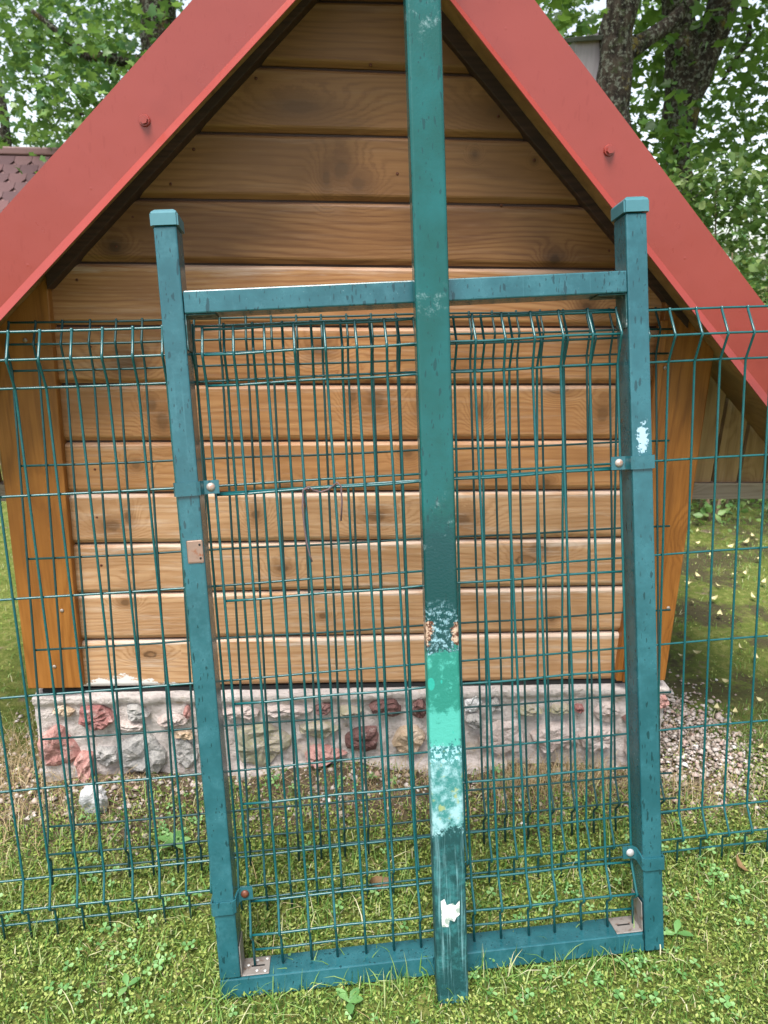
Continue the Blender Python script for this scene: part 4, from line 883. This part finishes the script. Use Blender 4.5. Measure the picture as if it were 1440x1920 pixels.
# nest box on the first trunk
nb_ = G(1098, 100, Y1+.1); nbx = tag(empty('nest_box', nb_), 'small weathered grey wooden nest box with mossy lid on a trunk', 'nest box')
box('box_body', M['birdwood'], nbx, -.075, .085, -.08, .08, -.17, .05, bev=.003)
lid = box('lid', M['birdroof'], nbx, -.1, .11, -.12, .1, .0, .022, bev=.003); lid.rotation_euler = (R(12), R(-5), 0); lid.location = (0, 0, .055)
box('back_board', M['birdwood'], nbx, .03, .1, .082, .1, -.2, .12, bev=.002)
t = NT('brown_stem'); M['stem'] = t.set(t.mix(t.noise(t.coord(), 50, 4), (.12, .075, .04), (.26, .2, .13)), .85)
# lilac-like bush
Yb = 4.1; bc = G(1370, 470, Yb); bb = Vector((bc.x+.1, Yb, 0))
bush = tag(empty('bush', bb), 'light green leafy bush behind the right roof slope', 'bush'); inv = Matrix.Translation(-bb)
for k in range(7):
    bm = bmesh.new(); tp = bc+Vector((random.uniform(-.35, .5), random.uniform(-.3, .3), random.uniform(-.1, .4))); trunk_bm(bm, smooth_path([bb+Vector((random.uniform(-.1, .1), random.uniform(-.1, .1), -.03)), (bb+tp)/2+Vector((0, 0, .1)), tp], 5), lin([.011, .008, .003], 5), 7, .03)
    o = link('stem', bm_mesh(bm, 'stem', True), M['stem'], bush); o.matrix_parent_inverse = inv
bl2 = np.concatenate([cluster(ell(150, (bb.x, Yb, 1.35), (.75, .5, .55)), 26, .085, .9), cluster([tuple(G(px, py, Yb-.1)) for px, py in [(1290, 330), (1330, 310), (1380, 320), (1420, 330), (1260, 350), (1300, 380), (1360, 360), (1430, 370), (1330, 420), (1400, 440), (1430, 490), (1380, 500), (1420, 560), (1440, 420), (1290, 400), (1350, 440), (1390, 400), (1310, 440), (1410, 520), (1350, 480), (1440, 540), (1270, 370), (1400, 350), (1360, 330), (1320, 360)]], 46, .08)])
o = leaves('foliage', bl2, .05, OVAL, M['lilac'], bush, .2); o.matrix_parent_inverse = inv
# low undergrowth at the foot of the trees
ug = cluster([tuple(Vector((G(px, 950, 4.0).x, 3.95+dy, .05+.10*random.random()))) for px, dy in [(1300, .1), (1320, 0), (1340, .2), (1360, .1), (1290, .3), (1425, .3), (1450, 0), (1480, .2), (1260, .2), (1230, .1), (1200, 0), (1380, .4), (1345, .5), (1315, .5)]], 60, .11, .8)
o = leaves('undergrowth', ug, .045, OVAL, M['lilac'], None, -.3); tag(o, 'low leafy undergrowth below the trees behind the shed', 'undergrowth', kind='stuff')
# left: big maple and a slimmer tree behind
Y3 = 6.2; b3 = Vector((G(330, 500, Y3).x, Y3, 0)); cL = []
for px, py, dy in [(150, 60, 0), (90, 110, .2), (200, 120, -.2), (250, 60, .2), (60, 40, .4), (130, 170, 0), (180, 200, -.3), (110, 215, -.2), (60, 160, .3), (280, 20, .1), (320, 40, -.2), (220, 170, -.2), (150, 225, -.3), (100, 200, 0), (30, 90, .5), (20, 20, .6), (170, 10, .4), (330, -20, 0), (270, 110, -.1), (120, 110, .7), (210, 60, .8), (130, 20, .9), (175, 140, .6), (80, 70, .9), (240, 130, .5)]:
    cL.append(tuple(G(px, py, Y3+dy)))
cL += [tuple(G(px, py, Y3+1.3)) for px, py in [(40, 60), (110, 40), (180, 80), (240, 30), (90, 140), (160, 180), (230, 100), (300, 60), (200, 20), (60, 120), (130, 220)]]
crown3 = np.concatenate([cluster(cL, 78, .18, .8), cluster(ell(150, (b3.x-.4, Y3+.4, 4.3), (2.6, 1.5, 1.5)), 32, .22)])
tree('tree', 'dense broad maple crown above the shingled roof', b3, [([b3-Vector((0, 0, .1)), G(320, 400, Y3), G(300, 100, Y3), G(280, -200, Y3), G(260, -500, Y3)], [.2, .15, .13, .1, .05]),
     ([G(300, 120, Y3), G(170, 105, Y3), G(140, 85, Y3), G(60, 20, Y3)], [.05, .035, .028, .015]), ([G(305, 180, Y3), G(230, 190, Y3), G(150, 215, Y3)], [.03, .02, .01]), ([G(290, -100, Y3), Vector((b3.x-1.2, Y3+.3, 4.2)), Vector((b3.x-2.4, Y3+.4, 4.6))], [.07, .045, .015]), ([G(280, -200, Y3), Vector((b3.x+.9, Y3+.5, 4.4)), Vector((b3.x+1.8, Y3+.5, 4.8))], [.07, .045, .015])], crown3, .066, MAPLE, M['maple'])
Y4 = 9.0; b4 = Vector((G(16, 400, Y4).x, Y4, 0)); c4 = [tuple(G(px, py, Y4+dy)) for px, py, dy in [(20, 262, 0), (60, 268, .3), (100, 262, .2), (140, 268, 0), (200, 250, .2), (10, 150, 0), (-30, 200, 0), (-20, 60, .2), (40, 240, .4), (170, 262, .4), (10, 40, .4)]]
crown4 = np.concatenate([cluster(c4, 40, .22, .6), cluster(ell(60, (b4.x-.8, Y4+.4, 4.6), (1.6, 1.5, 1.6)), 34, .26)])
tree('tree', 'slim tree with a bare thin trunk behind the shingled roof ridge', b4, [([b4-Vector((0, 0, .1)), G(14, 300, Y4), G(10, 240, Y4), G(3, 190, Y4), G(-12, 100, Y4), G(-30, -100, Y4)], [.08, .06, .045, .045, .04, .02])], crown4, .09, MAPLE, M['maple'])
# far woodland edge that closes the view
fx = []; 
for k in range(430):
    a = random.uniform(-1.35, 1.35); r_ = random.uniform(15, 19); fx.append((r_*math.sin(a), r_*math.cos(a), random.uniform(.1, 2.4)+random.random()**2*1.0))
o = leaves('far_woodland', cluster(fx, 60, .6, .6), .17, OVAL, M['maple'], None); tag(o, 'distant green woodland edge behind the garden', 'woodland', kind='stuff')
# neighbouring building with hexagonal bitumen shingles
YR = 6.4; rg = G(50, 279, YR); hb = tag(empty('outbuilding', (rg.x-.9, YR+1.2, 0)), 'outbuilding with brownish red hexagonal shingle roof beyond the shed', 'building')
ox, oy = rg.x-.9, YR+1.2; Hr = rg.z; sl_a = R(42); RL = 1.75; XW0, XW1 = -2.2, 1.32
dn = Vector((0, -math.cos(sl_a), -math.sin(sl_a))); nm_ = Vector((0, -math.sin(sl_a), math.cos(sl_a)))
base_v = Vector((0, 0, Hr-.03)) + Vector((0, -1.2, 0))*0
ridge_y = YR-oy
bm = bmesh.new()
A_ = [Vector((x, ridge_y, Hr-.02)) for x in (XW0, XW1)]; E1 = [a+dn*RL for a in A_]; dn2 = Vector((0, -dn.y, dn.z)); E2 = [a+dn2*RL for a in A_]
vs_ = [bm.verts.new(v) for v in A_+E1+E2]; lowv = [bm.verts.new(Vector((v.co.x, v.co.y, v.co.z-.08))) for v in vs_]
for q in ((0, 1, 3, 2), (1, 0, 4, 5)): bm.faces.new([vs_[i] for i in q]); bm.faces.new([lowv[i] for i in q][::-1])
for (i, j) in ((2, 3), (4, 5), (0, 2), (0, 4), (1, 3), (1, 5)): bm.faces.new((vs_[i], vs_[j], lowv[j], lowv[i]))
rf = link('roof', bm_mesh(bm, 'roof'), M['ridge'], hb)
wz = E1[0].z+.12
for (x0, x1, y0, y1) in ((XW0+.15, XW1-.15, E1[0].y+.25, E1[0].y+.37), (XW0+.15, XW1-.15, E2[0].y-.37, E2[0].y-.25), (XW0+.15, XW0+.27, E1[0].y+.37, E2[0].y-.37), (XW1-.27, XW1-.15, E1[0].y+.37, E2[0].y-.37)):
    box('wall', M['render'], hb, x0, x1, y0, y1, -.05, wz)
box('ridge_cap', M['ridge'], rf, XW0-.03, XW1+.03, ridge_y-.07, ridge_y+.07, Hr-.05, Hr+.006, bev=.01)
sw, sh = .125, .10
hm_ = bmesh.new(); hp = [(-.5, .35), (-.5, -.1), (-.22, -.5), (.22, -.5), (.5, -.1), (.5, .35)]
a_ = [hm_.verts.new((x*sw*.97, y*sh*1.25, .012)) for x, y in hp]; b_ = [hm_.verts.new((x*sw*.97, y*sh*1.25, 0)) for x, y in hp]; hm_.faces.new(a_)
for k in range(6): hm_.faces.new((a_[k], b_[k], b_[(k+1) % 6], a_[(k+1) % 6]))
shm = bm_mesh(hm_, 'shingle'); shm.materials.append(M['shingle'])
rmx = Matrix((Vector((1, 0, 0)), -dn, nm_)).transposed().to_4x4()
for j in range(16):
    for i in range(28):
        x = XW0+.1+(i+.5*(j % 2))*sw
        if x > XW1-.06: continue
        p_ = Vector((x, ridge_y, Hr-.02))+dn*(.12+j*sh)+nm_*(.004+.001*(j % 2))
        o = bpy.data.objects.new('shingle', shm); COL.objects.link(o); o.parent = rf; o.matrix_local = Matrix.Translation(p_) @ rmx @ Matrix.Rotation(R(2.2), 4, 'X')
